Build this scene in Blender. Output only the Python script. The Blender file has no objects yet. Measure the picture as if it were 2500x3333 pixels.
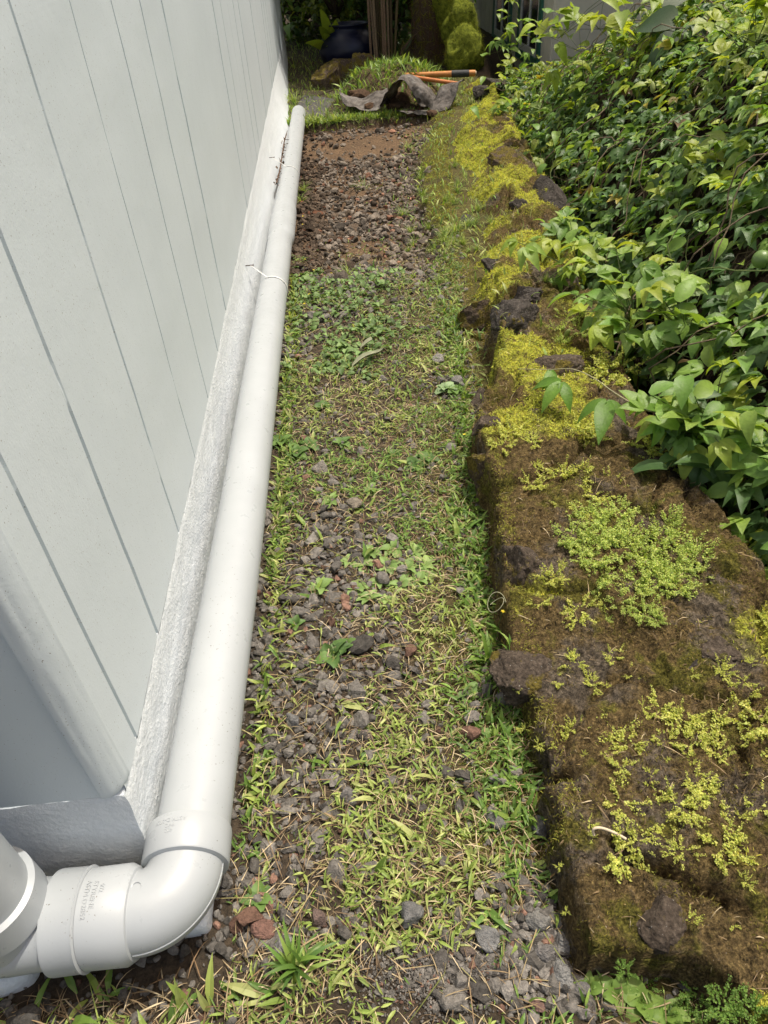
import bpy, math
import numpy as np
from mathutils import Vector, Matrix

# ------------------------------------------------------------------ camera, sky, sun, exposure
scene = bpy.context.scene
C = scene.collection
CAM_R = np.array([[0.9950, -0.0952, 0.0303], [-0.0841, -0.6344, 0.7684], [-0.0539, -0.7671, -0.6392]])
EYE = np.array([0.0, 0.0, 1.21])
FPX = 2311.0
cam_data = bpy.data.cameras.new('camera')
cam_data.sensor_fit = 'VERTICAL'
cam_data.sensor_height = 36.0
cam_data.sensor_width = 27.0
cam_data.lens = 36.0 * FPX / 3333.0
cam_data.clip_start = 0.02
cam_data.clip_end = 500.0
cam = bpy.data.objects.new('camera', cam_data)
C.objects.link(cam)
_m = Matrix(((CAM_R[0, 0], -CAM_R[0, 1], -CAM_R[0, 2], EYE[0]),
             (CAM_R[1, 0], -CAM_R[1, 1], -CAM_R[1, 2], EYE[1]),
             (CAM_R[2, 0], -CAM_R[2, 1], -CAM_R[2, 2], EYE[2]),
             (0, 0, 0, 1)))
cam.matrix_world = Matrix.Translation(EYE) @ _m.to_3x3().to_quaternion().to_matrix().to_4x4()
scene.camera = cam

SUN = np.array([1.0, 0.42, 3.1]); SUN /= np.linalg.norm(SUN)
world = bpy.data.worlds.new('World')
scene.world = world
world.use_nodes = True
wn = world.node_tree
sky = wn.nodes.new('ShaderNodeTexSky')
sky.sky_type = 'NISHITA'
sky.sun_disc = False
sky.sun_elevation = math.asin(SUN[2])
sky.air_density = 0.7; sky.dust_density = 4.0; sky.ozone_density = 0.6
sky.sun_rotation = math.atan2(SUN[0], SUN[1])
bgn = wn.nodes['Background']
bgn.inputs[1].default_value = 0.15
hz = wn.nodes.new('ShaderNodeMix'); hz.data_type = 'RGBA'; hz.blend_type = 'MULTIPLY'; hz.inputs[0].default_value = 1.0
hz.inputs[7].default_value = (1.12, 1.0, 0.83, 1)          # thin bright cloud takes the blue out of the sky
wn.links.new(sky.outputs[0], hz.inputs[6]); wn.links.new(hz.outputs[2], bgn.inputs[0])
sun_data = bpy.data.lights.new('sun', 'SUN')
sun_data.energy = 2.75
sun_data.angle = math.radians(0.5)
sun_data.color = (1.0, 0.95, 0.86)
sun = bpy.data.objects.new('sun', sun_data)
sun.rotation_euler = Vector(SUN).to_track_quat('Z', 'Y').to_euler()
sun.location = (4, 2, 8)
C.objects.link(sun)
scene.view_settings.view_transform = 'Standard'
scene.view_settings.look = 'None'
scene.view_settings.exposure = 0.55
scene.view_settings.gamma = 1.0

rng = np.random.default_rng(7)

# ------------------------------------------------------------------ helpers: places
def ray(px, py):
    s = 2500.0 / 1659.0
    return CAM_R @ np.array([px * s - 1250.0, py * s - 1666.5, FPX])
def on_z(px, py, z=0.0):
    q = ray(px, py); return EYE + q * ((z - EYE[2]) / q[2])
def on_y(px, py, y):
    q = ray(px, py); return EYE + q * (y / q[1])

# ------------------------------------------------------------------ helpers: noise
_perm = np.random.default_rng(3).permutation(4096).astype(np.int64)
_vals = np.random.default_rng(4).random(4096) * 2 - 1
def vnoise(x, y, z=0.0):
    x, y, z = np.broadcast_arrays(np.asarray(x, float), np.asarray(y, float), np.asarray(z, float))
    xi, yi, zi = np.floor(x).astype(np.int64), np.floor(y).astype(np.int64), np.floor(z).astype(np.int64)
    fx, fy, fz = x - xi, y - yi, z - zi
    u, v, w = [t * t * t * (t * (t * 6 - 15) + 10) for t in (fx, fy, fz)]
    def h(i, j, k):
        return _vals[_perm[(_perm[(_perm[i & 4095] + j) & 4095] + k) & 4095]]
    def L(a, b, t): return a + (b - a) * t
    return L(L(L(h(xi, yi, zi), h(xi + 1, yi, zi), u), L(h(xi, yi + 1, zi), h(xi + 1, yi + 1, zi), u), v),
             L(L(h(xi, yi, zi + 1), h(xi + 1, yi, zi + 1), u), L(h(xi, yi + 1, zi + 1), h(xi + 1, yi + 1, zi + 1), u), v), w)
def fbm(x, y, z=0.0, o=4, g=0.5):
    s = 0; a = 1.0; n = 0
    for k in range(o):
        s = s + a * vnoise(np.asarray(x) * 2 ** k + 17.3 * k, np.asarray(y) * 2 ** k - 9.1 * k, np.asarray(z) * 2 ** k + 3.7 * k)
        n += a; a *= g
    return s / n
def sstep(a, b, x):
    t = np.clip((np.asarray(x, float) - a) / (b - a), 0, 1); return t * t * (3 - 2 * t)

# ------------------------------------------------------------------ helpers: meshes
def make_mesh(name, V, F, mat, col=None, smooth=False):
    """V (n,3); F list of integer arrays (m,k); col (faces,3) colours per face (each leaf, each stone)."""
    V = np.asarray(V, np.float32)
    if not isinstance(F, (list, tuple)): F = [F]
    F = [np.asarray(f, np.int32) for f in F if len(f)]
    loops = np.concatenate([f.ravel() for f in F]); sizes = np.concatenate([np.full(len(f), f.shape[1], np.int32) for f in F])
    me = bpy.data.meshes.new(name)
    me.vertices.add(len(V)); me.vertices.foreach_set('co', V.ravel())
    me.loops.add(len(loops)); me.loops.foreach_set('vertex_index', loops)
    me.polygons.add(len(sizes))
    me.polygons.foreach_set('loop_start', np.concatenate([[0], np.cumsum(sizes)[:-1]]).astype(np.int32))
    me.polygons.foreach_set('loop_total', sizes)
    me.polygons.foreach_set('use_smooth', np.full(len(sizes), smooth, bool))
    me.update(calc_edges=True)
    if col is not None:
        at = me.attributes.new('col', 'FLOAT_COLOR', 'FACE')
        c4 = np.ones((len(sizes), 4), np.float32); c4[:, :3] = col
        at.data.foreach_set('color', c4.ravel())
    if mat is not None: me.materials.append(mat)
    return me
def obj(name, me, parent=None, loc=None):
    o = bpy.data.objects.new(name, me); C.objects.link(o)
    if parent is not None: o.parent = parent
    if loc is not None: o.location = loc
    return o
def tag(o, label=None, cat=None, group=None, kind=None):
    if label: o['label'] = label
    if cat: o['category'] = cat
    if group: o['group'] = group
    if kind: o['kind'] = kind
    return o
def empty(name, loc=(0, 0, 0), label=None, cat=None, group=None):
    o = bpy.data.objects.new(name, None); C.objects.link(o); o.location = loc
    o.empty_display_size = 0.05
    return tag(o, label, cat, group)
def copy_tree(o, parent=None):
    c = o.copy(); C.objects.link(c)
    if parent is not None: c.parent = parent
    for ch in [k for k in o.children]: copy_tree(ch, c)
    return c
class Soup:
    def __init__(s): s.V = []; s.F = {}; s.K = {}; s.n = 0
    def add(s, V, F, col=None):
        V = np.asarray(V, float).reshape(-1, 3)
        if not isinstance(F, (list, tuple)): F = [F]
        for f in F:
            f = np.asarray(f, np.int64)
            if not len(f): continue
            s.F.setdefault(f.shape[1], []).append(f + s.n)
            cc = np.ones((len(f), 3)) * (0.5 if col is None else np.asarray(col, float)[-len(f):] if np.ndim(col) == 2 else np.asarray(col, float))
            s.K.setdefault(f.shape[1], []).append(cc)
        s.V.append(V); s.n += len(V)
    def mesh(s, name, mat, smooth=False):
        ks = sorted(s.F)
        return make_mesh(name, np.concatenate(s.V), [np.concatenate(s.F[k]) for k in ks], mat,
                         np.concatenate([np.concatenate(s.K[k]) for k in ks]), smooth)
def inst(soup, tv, tf, M, P, col):
    """N copies of a template (tv, tf) with matrices M (N,3,3), positions P (N,3) and one colour each."""
    N = len(P)
    if N == 0: return
    V = np.einsum('nij,kj->nki', M, tv) + P[:, None, :]
    F = (tf[None] + (np.arange(N) * len(tv))[:, None, None]).reshape(-1, tf.shape[1])
    soup.add(V.reshape(-1, 3), F, np.repeat(np.asarray(col), len(tf), axis=0))
def rots(yaw, pitch, roll, sx, sy=None, sz=None):
    """Rz(yaw) Rx(pitch) Ry(roll) diag(s)."""
    yaw, pitch, roll, sx = np.broadcast_arrays(*[np.asarray(a, float) for a in (yaw, pitch, roll, sx)])
    sy = sx if sy is None else np.broadcast_to(sy, sx.shape); sz = sx if sz is None else np.broadcast_to(sz, sx.shape)
    n = len(yaw); Z = np.zeros((n, 3, 3)); X = Z.copy(); Y = Z.copy()
    c, s = np.cos(yaw), np.sin(yaw); Z[:, 0, 0] = c; Z[:, 0, 1] = -s; Z[:, 1, 0] = s; Z[:, 1, 1] = c; Z[:, 2, 2] = 1
    c, s = np.cos(pitch), np.sin(pitch); X[:, 0, 0] = 1; X[:, 1, 1] = c; X[:, 1, 2] = -s; X[:, 2, 1] = s; X[:, 2, 2] = c
    c, s = np.cos(roll), np.sin(roll); Y[:, 1, 1] = 1; Y[:, 0, 0] = c; Y[:, 0, 2] = s; Y[:, 2, 0] = -s; Y[:, 2, 2] = c
    R = Z @ X @ Y
    return R * np.stack([sx, sy, sz], 1)[:, None, :]
def frame_to(nrm, yaw):
    """Matrices whose z axis is nrm, turned by yaw about it."""
    n = nrm / np.linalg.norm(nrm, axis=1, keepdims=True)
    a = np.where(np.abs(n[:, 2:3]) < 0.9, np.array([[0, 0, 1.0]]), np.array([[0, 1.0, 0]]))
    x = np.cross(a, n); x /= np.linalg.norm(x, axis=1, keepdims=True); y = np.cross(n, x)
    c, s = np.cos(yaw)[:, None], np.sin(yaw)[:, None]
    return np.stack([x * c + y * s, -x * s + y * c, n], 2)
def grid_faces(nu, nv, wrap_u=False):
    i, j = np.meshgrid(np.arange(nu if wrap_u else nu - 1), np.arange(nv - 1), indexing='ij')
    i2 = (i + 1) % nu
    return np.stack([i * nv + j, i2 * nv + j, i2 * nv + j + 1, i * nv + j + 1], -1).reshape(-1, 4)
def tube(path, radii, n=12, cap=False):
    P = np.asarray(path, float); r = np.broadcast_to(np.asarray(radii, float), (len(P),))
    T = np.gradient(P, axis=0); T /= np.linalg.norm(T, axis=1, keepdims=True) + 1e-12
    up = np.array([0, 0, 1.0]) if abs(T[0, 2]) < 0.9 else np.array([0, 1.0, 0])
    A = np.zeros_like(P); a = np.cross(T[0], up); a /= np.linalg.norm(a)
    for k in range(len(P)):
        a = a - T[k] * (a @ T[k]); a /= np.linalg.norm(a) + 1e-12; A[k] = a
    B = np.cross(T, A); th = np.arange(n) / n * 2 * np.pi
    V = P[None] + (A[None] * np.cos(th)[:, None, None] + B[None] * np.sin(th)[:, None, None]) * r[None, :, None]
    F = [grid_faces(n, len(P), True)]; V = V.reshape(-1, 3)
    if cap:
        m = len(P)
        F.append(np.array([[k * m for k in range(n)]])); F.append(np.array([[k * m + m - 1 for k in range(n)][::-1]]))
    return V, F
def spline(pts, n=20):
    P = np.asarray(pts, float); t = np.linspace(0, len(P) - 1, n); out = []
    for u in t:
        k = min(int(u), len(P) - 2); f = u - k
        p0, p1, p2, p3 = P[max(k - 1, 0)], P[k], P[k + 1], P[min(k + 2, len(P) - 1)]
        out.append(0.5 * ((2 * p1) + (-p0 + p2) * f + (2 * p0 - 5 * p1 + 4 * p2 - p3) * f * f + (-p0 + 3 * p1 - 3 * p2 + p3) * f ** 3))
    return np.array(out)
def box(x0, x1, y0, y1, z0, z1):
    V = np.array([[x, y, z] for x in (x0, x1) for y in (y0, y1) for z in (z0, z1)], float)
    F = np.array([[0, 1, 3, 2], [4, 6, 7, 5], [0, 4, 5, 1], [2, 3, 7, 6], [0, 2, 6, 4], [1, 5, 7, 3]])
    return V, F
def ico(sub):
    import bmesh
    bm = bmesh.new(); bmesh.ops.create_icosphere(bm, subdivisions=sub, radius=1.0)
    V = np.array([v.co for v in bm.verts]); F = np.array([[v.index for v in f.verts] for f in bm.faces]); bm.free()
    return V, F

# ------------------------------------------------------------------ helpers: materials
class Mat:
    def __init__(s, name, rough=0.6, spec=0.5):
        s.m = bpy.data.materials.new(name); s.m.use_nodes = True
        s.t = s.m.node_tree; s.p = s.t.nodes['Principled BSDF']; s.out = s.t.nodes['Material Output']
        s.p.inputs['Roughness'].default_value = rough; s.p.inputs['Specular IOR Level'].default_value = spec
        s.co = s.n('ShaderNodeTexCoord').outputs['Object']
    def n(s, t, **kw):
        nd = s.t.nodes.new(t)
        for k, v in kw.items(): setattr(nd, k, v)
        return nd
    def l(s, a, b): s.t.links.new(a, b)
    def noise(s, scale, detail=4, rough=0.55, vec=None, dist=0.0):
        nd = s.n('ShaderNodeTexNoise'); nd.inputs['Scale'].default_value = scale; nd.inputs['Detail'].default_value = detail
        nd.inputs['Roughness'].default_value = rough; nd.inputs['Distortion'].default_value = dist
        s.l(vec or s.co, nd.inputs['Vector']); return nd.outputs['Fac']
    def voro(s, scale, feat='F1'):
        nd = s.n('ShaderNodeTexVoronoi', feature=feat); nd.inputs['Scale'].default_value = scale
        s.l(s.co, nd.inputs['Vector']); return nd.outputs['Distance']
    def ramp(s, fac, stops):
        nd = s.n('ShaderNodeValToRGB'); e = nd.color_ramp.elements
        while len(e) < len(stops): e.new(0.5)
        for k, (p, c) in enumerate(stops):
            e[k].position = p; e[k].color = (c, c, c, 1) if np.isscalar(c) else (*c, 1)
        s.l(fac, nd.inputs[0]); return nd.outputs[0]
    def mix(s, fac, a, b, mode='MIX'):
        nd = s.n('ShaderNodeMix', data_type='RGBA', blend_type=mode)
        for sock, v in ((nd.inputs[0], fac), (nd.inputs[6], a), (nd.inputs[7], b)):
            if hasattr(v, 'links'): s.l(v, sock)
            elif np.isscalar(v): sock.default_value = v
            else: sock.default_value = (*v, 1)
        return nd.outputs[2]
    def math(s, op, a, b):
        nd = s.n('ShaderNodeMath', operation=op)
        for k, v in enumerate((a, b)):
            if hasattr(v, 'links'): s.l(v, nd.inputs[k])
            else: nd.inputs[k].default_value = v
        return nd.outputs[0]
    def attr(s, name='col'):
        nd = s.n('ShaderNodeAttribute'); nd.attribute_name = name; return nd.outputs['Color']
    def color(s, v):
        if hasattr(v, 'links'): s.l(v, s.p.inputs['Base Color'])
        else: s.p.inputs['Base Color'].default_value = (*v, 1)
    def rough(s, v): s.l(v, s.p.inputs['Roughness'])
    def bump(s, h, strength=0.5, dist=0.01, prev=None):
        nd = s.n('ShaderNodeBump'); nd.inputs['Strength'].default_value = strength; nd.inputs['Distance'].default_value = dist
        s.l(h, nd.inputs['Height'])
        if prev is not None: s.l(prev, nd.inputs['Normal'])
        s.l(nd.outputs[0], s.p.inputs['Normal']); return nd.outputs[0]
    def translucent(s, col, fac):
        tr = s.n('ShaderNodeBsdfTranslucent'); mx = s.n('ShaderNodeMixShader')
        if hasattr(col, 'links'): s.l(col, tr.inputs[0])
        else: tr.inputs[0].default_value = (*col, 1)
        mx.inputs[0].default_value = fac
        s.l(s.p.outputs[0], mx.inputs[1]); s.l(tr.outputs[0], mx.inputs[2]); s.l(mx.outputs[0], s.out.inputs['Surface'])

def m_paint():
    m = Mat('house paint', 0.5, 0.4)
    a = m.noise(3.0, 4)
    m.color(m.mix(m.ramp(m.noise(420, 1, 0.4), [(0.0, 0), (0.735, 0.0), (0.75, 1), (1, 1)]), m.ramp(a, [(0.3, (0.575, 0.640, 0.670)), (0.7, (0.610, 0.675, 0.705))]), (0.25, 0.24, 0.22)))
    b = m.bump(m.noise(260, 3), 0.14, 0.002)
    m.bump(m.noise(12, 3), 0.14, 0.010, b)
    return m.m
def m_stucco():
    m = Mat('rough painted concrete', 0.5, 0.4)
    m.color(m.ramp(m.noise(60, 5), [(0.25, (0.62, 0.67, 0.695)), (0.7, (0.69, 0.735, 0.76))]))
    b = m.bump(m.noise(170, 6, 0.65), 0.5, 0.006)
    m.bump(m.voro(120), 0.22, 0.004, b)
    return m.m
def m_pvc():
    m = Mat('white pipe plastic', 0.3, 0.5)
    dirt = m.math('MULTIPLY', m.ramp(m.noise(230, 2), [(0.70, 0), (0.72, 1)]), m.ramp(m.noise(7, 3), [(0.42, 0), (0.55, 1)]))
    base = m.ramp(m.noise(9, 5), [(0.3, (0.365, 0.393, 0.408)), (0.7, (0.40, 0.43, 0.445))])
    m.color(m.mix(dirt, base, (0.14, 0.125, 0.10)))
    m.rough(m.ramp(m.noise(40, 4), [(0.3, 0.26), (0.7, 0.45)]))
    m.bump(m.noise(120, 3), 0.06, 0.002)
    return m.m
def m_flat(name, c, rough=0.6, bump=0.0, scale=60, var=0.25):
    m = Mat(name, rough); c = np.array(c)
    m.color(m.ramp(m.noise(scale * 0.4, 5), [(0.3, tuple(c * (1 - var))), (0.7, tuple(np.minimum(c * (1 + var), 1)))]))
    if bump: m.bump(m.noise(scale, 4), bump, 0.01)
    return m.m
def m_attr(name, rough=0.6, spec=0.4, trans=0.0, bump=0.0, scale=300, tcol=1.0, mott=0.0):
    m = Mat(name, rough, spec); a = m.attr()
    if mott: a = m.mix(1.0, a, m.ramp(m.noise(scale * 0.5, 4), [(0.3, 1 - mott), (0.7, 1.0)]), 'MULTIPLY')
    m.color(a)
    if bump: m.bump(m.noise(scale, 4, 0.65), bump, 0.004)
    if trans: m.translucent(m.mix(1.0, a, (1.25 * tcol, 1.2 * tcol, 0.45 * tcol), 'MULTIPLY'), trans)
    return m.m
def m_soil():
    m = Mat('soil', 0.95, 0.15)
    base = m.mix(m.ramp(m.noise(6, 5), [(0.4, 0), (0.62, 1)]), (0.085, 0.066, 0.047), (0.125, 0.095, 0.064))
    base = m.mix(m.ramp(m.noise(90, 6, 0.7), [(0.35, 0), (0.6, 1)]), (0.045, 0.037, 0.028), base)
    m.color(m.mix(1.0, base, m.attr(), 'MULTIPLY'))
    b = m.bump(m.noise(130, 6, 0.7), 0.9, 0.008)
    m.bump(m.voro(75), 0.5, 0.006, b)
    return m.m
def m_mossrock():
    m = Mat('mossy lava stone', 0.95, 0.15)
    rock = m.ramp(m.noise(70, 6, 0.7), [(0.3, (0.052, 0.042, 0.031)), (0.68, (0.195, 0.160, 0.118))])
    bm_ = m.ramp(m.noise(160, 5, 0.7), [(0.3, (0.065, 0.046, 0.022)), (0.55, (0.15, 0.107, 0.046)), (0.75, (0.26, 0.195, 0.075))])
    ol = m.ramp(m.noise(200, 4), [(0.3, (0.06, 0.06, 0.015)), (0.7, (0.19, 0.17, 0.035))])
    c = m.mix(m.ramp(m.noise(6, 6, 0.65), [(0.50, 0), (0.58, 1)]), bm_, rock)
    c = m.mix(m.ramp(m.noise(9.5, 6, 0.65), [(0.53, 0), (0.60, 1)]), c, ol)
    ym = m.ramp(m.noise(150, 5, .7), [(0.32, (0.13, 0.12, 0.025)), (0.6, (0.40, 0.41, 0.06)), (0.75, (0.56, 0.57, 0.11))])
    fm = m.math('MULTIPLY', m.attr(), m.ramp(m.noise(26, 5, .6), [(0.36, 0), (0.48, 1)]))
    c = m.mix(fm, c, ym)
    c = m.mix(m.ramp(m.noise(330, 2), [(0.71, 0), (0.74, 1)]), c, (0.32, 0.29, 0.23))
    c = m.mix(1.0, c, m.ramp(m.noise(95, 6, .8), [(0.34, .25), (0.45, .9), (0.55, 1.5), (0.68, 2.6)]), 'MULTIPLY')
    m.color(c)
    b = m.bump(m.noise(80, 7, 0.8), 1.0, 0.026)
    m.bump(m.voro(170), 0.5, 0.004, b)
    return m.m
def m_rock(name='lava rock', tint=(1, 1, 1), moss=0.5):
    m = Mat(name, 0.95, 0.15); t = np.array(tint)
    c = m.ramp(m.noise(85, 6, 0.72), [(0.3, tuple(np.array((0.028, 0.025, 0.022)) * t)), (0.55, tuple(np.array((0.080, 0.070, 0.062)) * t)), (0.8, tuple(np.array((0.20, 0.18, 0.16)) * t))])
    geo = m.n('ShaderNodeNewGeometry'); sx = m.n('ShaderNodeSeparateXYZ'); m.l(geo.outputs['Normal'], sx.inputs[0])
    f = m.math('ADD', m.noise(14, 5, 0.65), m.math('MULTIPLY', sx.outputs['Z'], 0.07))
    mcol = m.ramp(m.noise(190, 4), [(0.3, (0.05, 0.04, 0.012)), (0.7, (0.20, 0.16, 0.035))])
    c = m.mix(m.ramp(f, [(0.78 - 0.3 * moss, 0), (0.84 - 0.3 * moss, 1)]), c, mcol)
    c = m.mix(m.ramp(m.noise(210, 2), [(0.70, 0), (0.73, 1)]), c, (0.34, 0.33, 0.30))
    m.color(c)
    b = m.bump(m.noise(120, 7, 0.75), 0.9, 0.010)
    m.bump(m.voro(140), 0.6, 0.005, b)
    return m.m

PAINT = m_paint(); STUCCO = m_stucco(); PVC = m_pvc(); SOIL = m_soil(); MOSSROCK = m_mossrock(); ROCK = m_rock(moss=.45); ROCKM = m_rock('mossy lava rock', (1.35, 1.15, .95), moss=0.95); ROCKB = m_rock('brown lava rock', (1.3, 1.17, 1.02), moss=.62)
GRAVEL = m_attr('cinder gravel', 0.95, 0.15, bump=0.9, scale=260, mott=0.55)
GRASS = m_attr('grass blades', 0.45, 0.4, trans=0.38)
WEED = m_attr('weed leaves', 0.55, 0.35, trans=0.30)
PILEA = m_attr('rockweed leaflets', 0.5, 0.4, trans=0.45)
MOSS = m_attr('moss strands', 0.8, 0.2, trans=0.36)
LEAF = m_attr('vine leaves', 0.40, 0.42, trans=0.40, tcol=1.15, bump=.35, scale=170, mott=.22)
THATCH = m_attr('dry thatch', 0.8, 0.2)
BARK = m_attr('stems', 0.8, 0.2, bump=0.5, scale=180, mott=0.4)

# ------------------------------------------------------------------ the lie of the land
YK = np.array([-1.0, 0.0, 0.24, 0.325, 0.35, 0.60, 1.13, 1.6, 1.9, 2.5, 2.9, 3.9, 5.0, 6.0, 7.2, 9, 14])
XL = np.array([0.60, 0.53, 0.45, 0.37, 0.238, 0.245, 0.280, 0.325, 0.365, 0.44, 0.50, 0.60, 0.71, 0.92, 1.18, 1.45, 1.7])
XR = np.array([0.885, 0.885, 0.885, 0.885, 0.885, 0.885, 0.88, 0.875, 0.89, 0.95, 1.03, 1.17, 1.27, 1.38, 1.55, 1.85, 2.2])
HT = np.array([0.10, 0.10, 0.105, 0.11, 0.11, 0.115, 0.13, 0.145, 0.155, 0.155, 0.155, 0.15, 0.15, 0.12, 0.08, 0.04, 0.0])
def wl(y): return np.interp(y, YK, XL)
def wr(y): return np.interp(y, YK, XR)
def pipe_x(y): return np.interp(y, [0.45, 0.57, 1.03, 2.64, 6.49, 9], [-0.318, -0.316, -0.298, -0.276, -0.212, -0.19])
def pipe_z(y): return 0.130 - 0.0185 * (np.asarray(y) - 0.57)
LIP = 6.32
def dug(x, y):
    e = 0.10 * fbm(np.asarray(x) * 5, np.asarray(y) * 5, 2.2, 3)
    a = sstep(3.0, 3.5, y + e * 3 + 0.45 * fbm(np.asarray(x) * 3.2, np.asarray(y) * 2.2, 6.1, 3) + 0.25 * np.asarray(x)) * (1 - sstep(LIP - 0.02, LIP + 0.03, y + 0.35 * e))
    return a * (1 - sstep(-0.03, 0.06, np.asarray(x) - wl(y) + 0.13 + e))
def ground_z(x, y):
    x = np.asarray(x, float); y = np.asarray(y, float)
    z = 0.012 * fbm(x * 4, y * 4, 0, 3) + 0.006 * fbm(x * 22, y * 22, 1, 3)
    z = z + 0.05 * sstep(-0.16, 0.02, x - wl(y)) * sstep(2.1, 3.2, y) * (1 - sstep(6.6, 7.4, y))
    d = dug(x, y)
    z = z - d * (0.062 + 0.010 * fbm(x * 30, y * 30, 5, 3))
    drop = sstep(0.0, 0.25, x - wr(y) + 0.05) * sstep(-2, 0, y) * (1 - sstep(8.5, 10, y))
    return z * (1 - sstep(12, 16, np.hypot(x, y))) - 0.65 * drop
def wall_sd(x, y): return np.minimum(x - wl(y), wr(y) - x)
def wall_z(x, y):
    x = np.asarray(x, float); y = np.asarray(y, float)
    n1 = fbm(x * 6, y * 6, 7, 4); n2 = fbm(x * 20, y * 20, 3, 4)
    soft = sstep(2.0, 3.2, y)
    sdl = x - wl(y) + (0.042 + .03 * soft) * fbm(x * 3, y * 6, 11, 3) * np.where(y < .62, .5, 1) + 0.016 * n2 + sstep(1.5, 2.2, y) * .16 * fbm(x * 1.5, y * 2.3, 13, 3)
    sdr = wr(y) - x + 0.03 * n1
    wL = 0.022 + 0.28 * soft
    m = sstep(-0.012, wL, sdl) * sstep(-0.015, 0.07, sdr)
    m = 0.75 * np.sqrt(np.clip(m, 0, 1)) + 0.25 * m
    # joints between the stones of the wall
    px = x * 3.6 + 0.35 * vnoise(x * 5, y * 5, 2); py = y * 2.9 + 0.35 * vnoise(x * 5, y * 5, 8)
    ix, iy = np.floor(px), np.floor(py); d1 = np.full(x.shape, 9.0); d2 = d1.copy(); hid = np.zeros(x.shape)
    for a in (-1, 0, 1):
        for b in (-1, 0, 1):
            cx, cy = ix + a, iy + b
            hx = vnoise(cx * 7.13 + .5, cy * 3.7 + .5, 1.5) * .55 + .5; hy = vnoise(cx * 2.9 + .5, cy * 9.1 + .5, 4.5) * .55 + .5
            d = np.hypot(px - cx - hx, py - cy - hy)
            c = d < d1; d2 = np.where(c, d1, np.minimum(d2, d)); hid = np.where(c, vnoise(cx * 5.1 + .3, cy * 4.3 + .7, 9.5), hid); d1 = np.where(c, d, d1)
    joint = 1 - sstep(0.0, 0.11, d2 - d1)
    slab = (1 - sstep(0.60, 0.66, y)) * (1 - sstep(0.48, 0.56, x))
    z = np.interp(y, YK, HT) + (0.030 + .035 * sstep(1.5, 2.4, y)) * n1 * (1 - .6 * slab) + 0.012 * n2 * (1 - .5 * slab) + 0.007 * fbm(x * 38, y * 38, 16, 3) + 0.011 * fbm(x * 62, y * 62, 6, 3) + (1 - 0.9 * slab) * (0.028 * hid - 0.024 * joint - 0.010 * d1 ** 2)
    # the two big slabs in front: a gap behind the first, a crack between them
    gap = np.exp(-((y - 0.615 + 0.03 * (x - 0.24)) / 0.013) ** 2) * (1 - sstep(0.27, 0.34, x)) * 0.12
    ck = np.exp(-((y - (0.475 - 0.62 * (x - 0.34)) + 0.03 * n1) / 0.013) ** 2) * sstep(0.32, 0.36, x) * (1 - sstep(0.47, 0.52, x)) * 0.05
    z = z - gap - ck
    base = np.where(x > 0.5 * (wl(y) + wr(y)), -0.66, -0.10)
    fade = 1 - sstep(6.9, 7.6, y)
    return base + (z * fade + (1 - fade) * -0.02 - base) * m
def yellow_moss(x, y):
    f = fbm(x * 5, y * 5, 21, 4)
    return sstep(.02, .30, 1.5 * f + .22 * fbm(x * 14, y * 14, 61, 3) + .36 * sstep(.5, 3.0, y) - .09 + .25 * sstep(.12, 0, wr(y) - x) * (y > .6) - .5 * (y < 1.3) * sstep(.1, .25, wr(y) - x))
def top_z(x, y):
    return np.maximum(ground_z(x, y), wall_z(x, y))
def normal_of(fn, x, y, e=0.01):
    n = np.stack([-(fn(x + e, y) - fn(x - e, y)) / (2 * e), -(fn(x, y + e) - fn(x, y - e)) / (2 * e), np.ones_like(x)], 1)
    return n / np.linalg.norm(n, axis=1, keepdims=True)
def at_wall(px, py):
    z = 0.1
    for _ in range(6):
        p = on_z(px, py, z); z = float(top_z(np.array([p[0]]), np.array([p[1]]))[0])
    return on_z(px, py, z)

# ------------------------------------------------------------------ ground
def axis(parts):
    return np.unique(np.round(np.concatenate([np.arange(a, b, s) for a, b, s in parts]), 4))
gx = axis([(-150, -20, 26), (-20, -3, 2.5), (-3, -0.7, .25), (-0.7, 1.5, 0.013), (1.5, 3, .06), (3, 12, .9), (12, 150, 23)])
gy = axis([(-150, -20, 26), (-20, -1, 1.6), (-1, 0.05, .06), (0.05, 3, 0.012), (3, 7.2, 0.016), (7.2, 12, .06), (12, 30, 1.2), (30, 220, 24)])
X_, Y_ = np.meshgrid(gx, gy, indexing='ij')
GF = grid_faces(len(gx), len(gy))
fx = X_.ravel()[GF].mean(1); fy = Y_.ravel()[GF].mean(1)
dg = dug(fx, fy)[:, None]
mossy = (sstep(-0.22, -0.05, fx - wl(fy) + 0.06 * fbm(fx * 9, fy * 9, 4, 3)) * (fy < 8))[:, None]
gc = .75 * np.ones((len(fx), 3)) * (1 - dg) + dg * np.where(fy > 5.0, 1.0, 0.9)[:, None] * np.array([[1.5, 1.28, 1.10]])
gc = gc * (1 - 0.6 * mossy) + 0.6 * mossy * np.array([[1.1, 1.25, 0.45]])
tag(obj('ground', make_mesh('ground', np.stack([X_.ravel(), Y_.ravel(), ground_z(X_, Y_).ravel()], 1), GF, SOIL, gc, True)), kind='structure')

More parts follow.
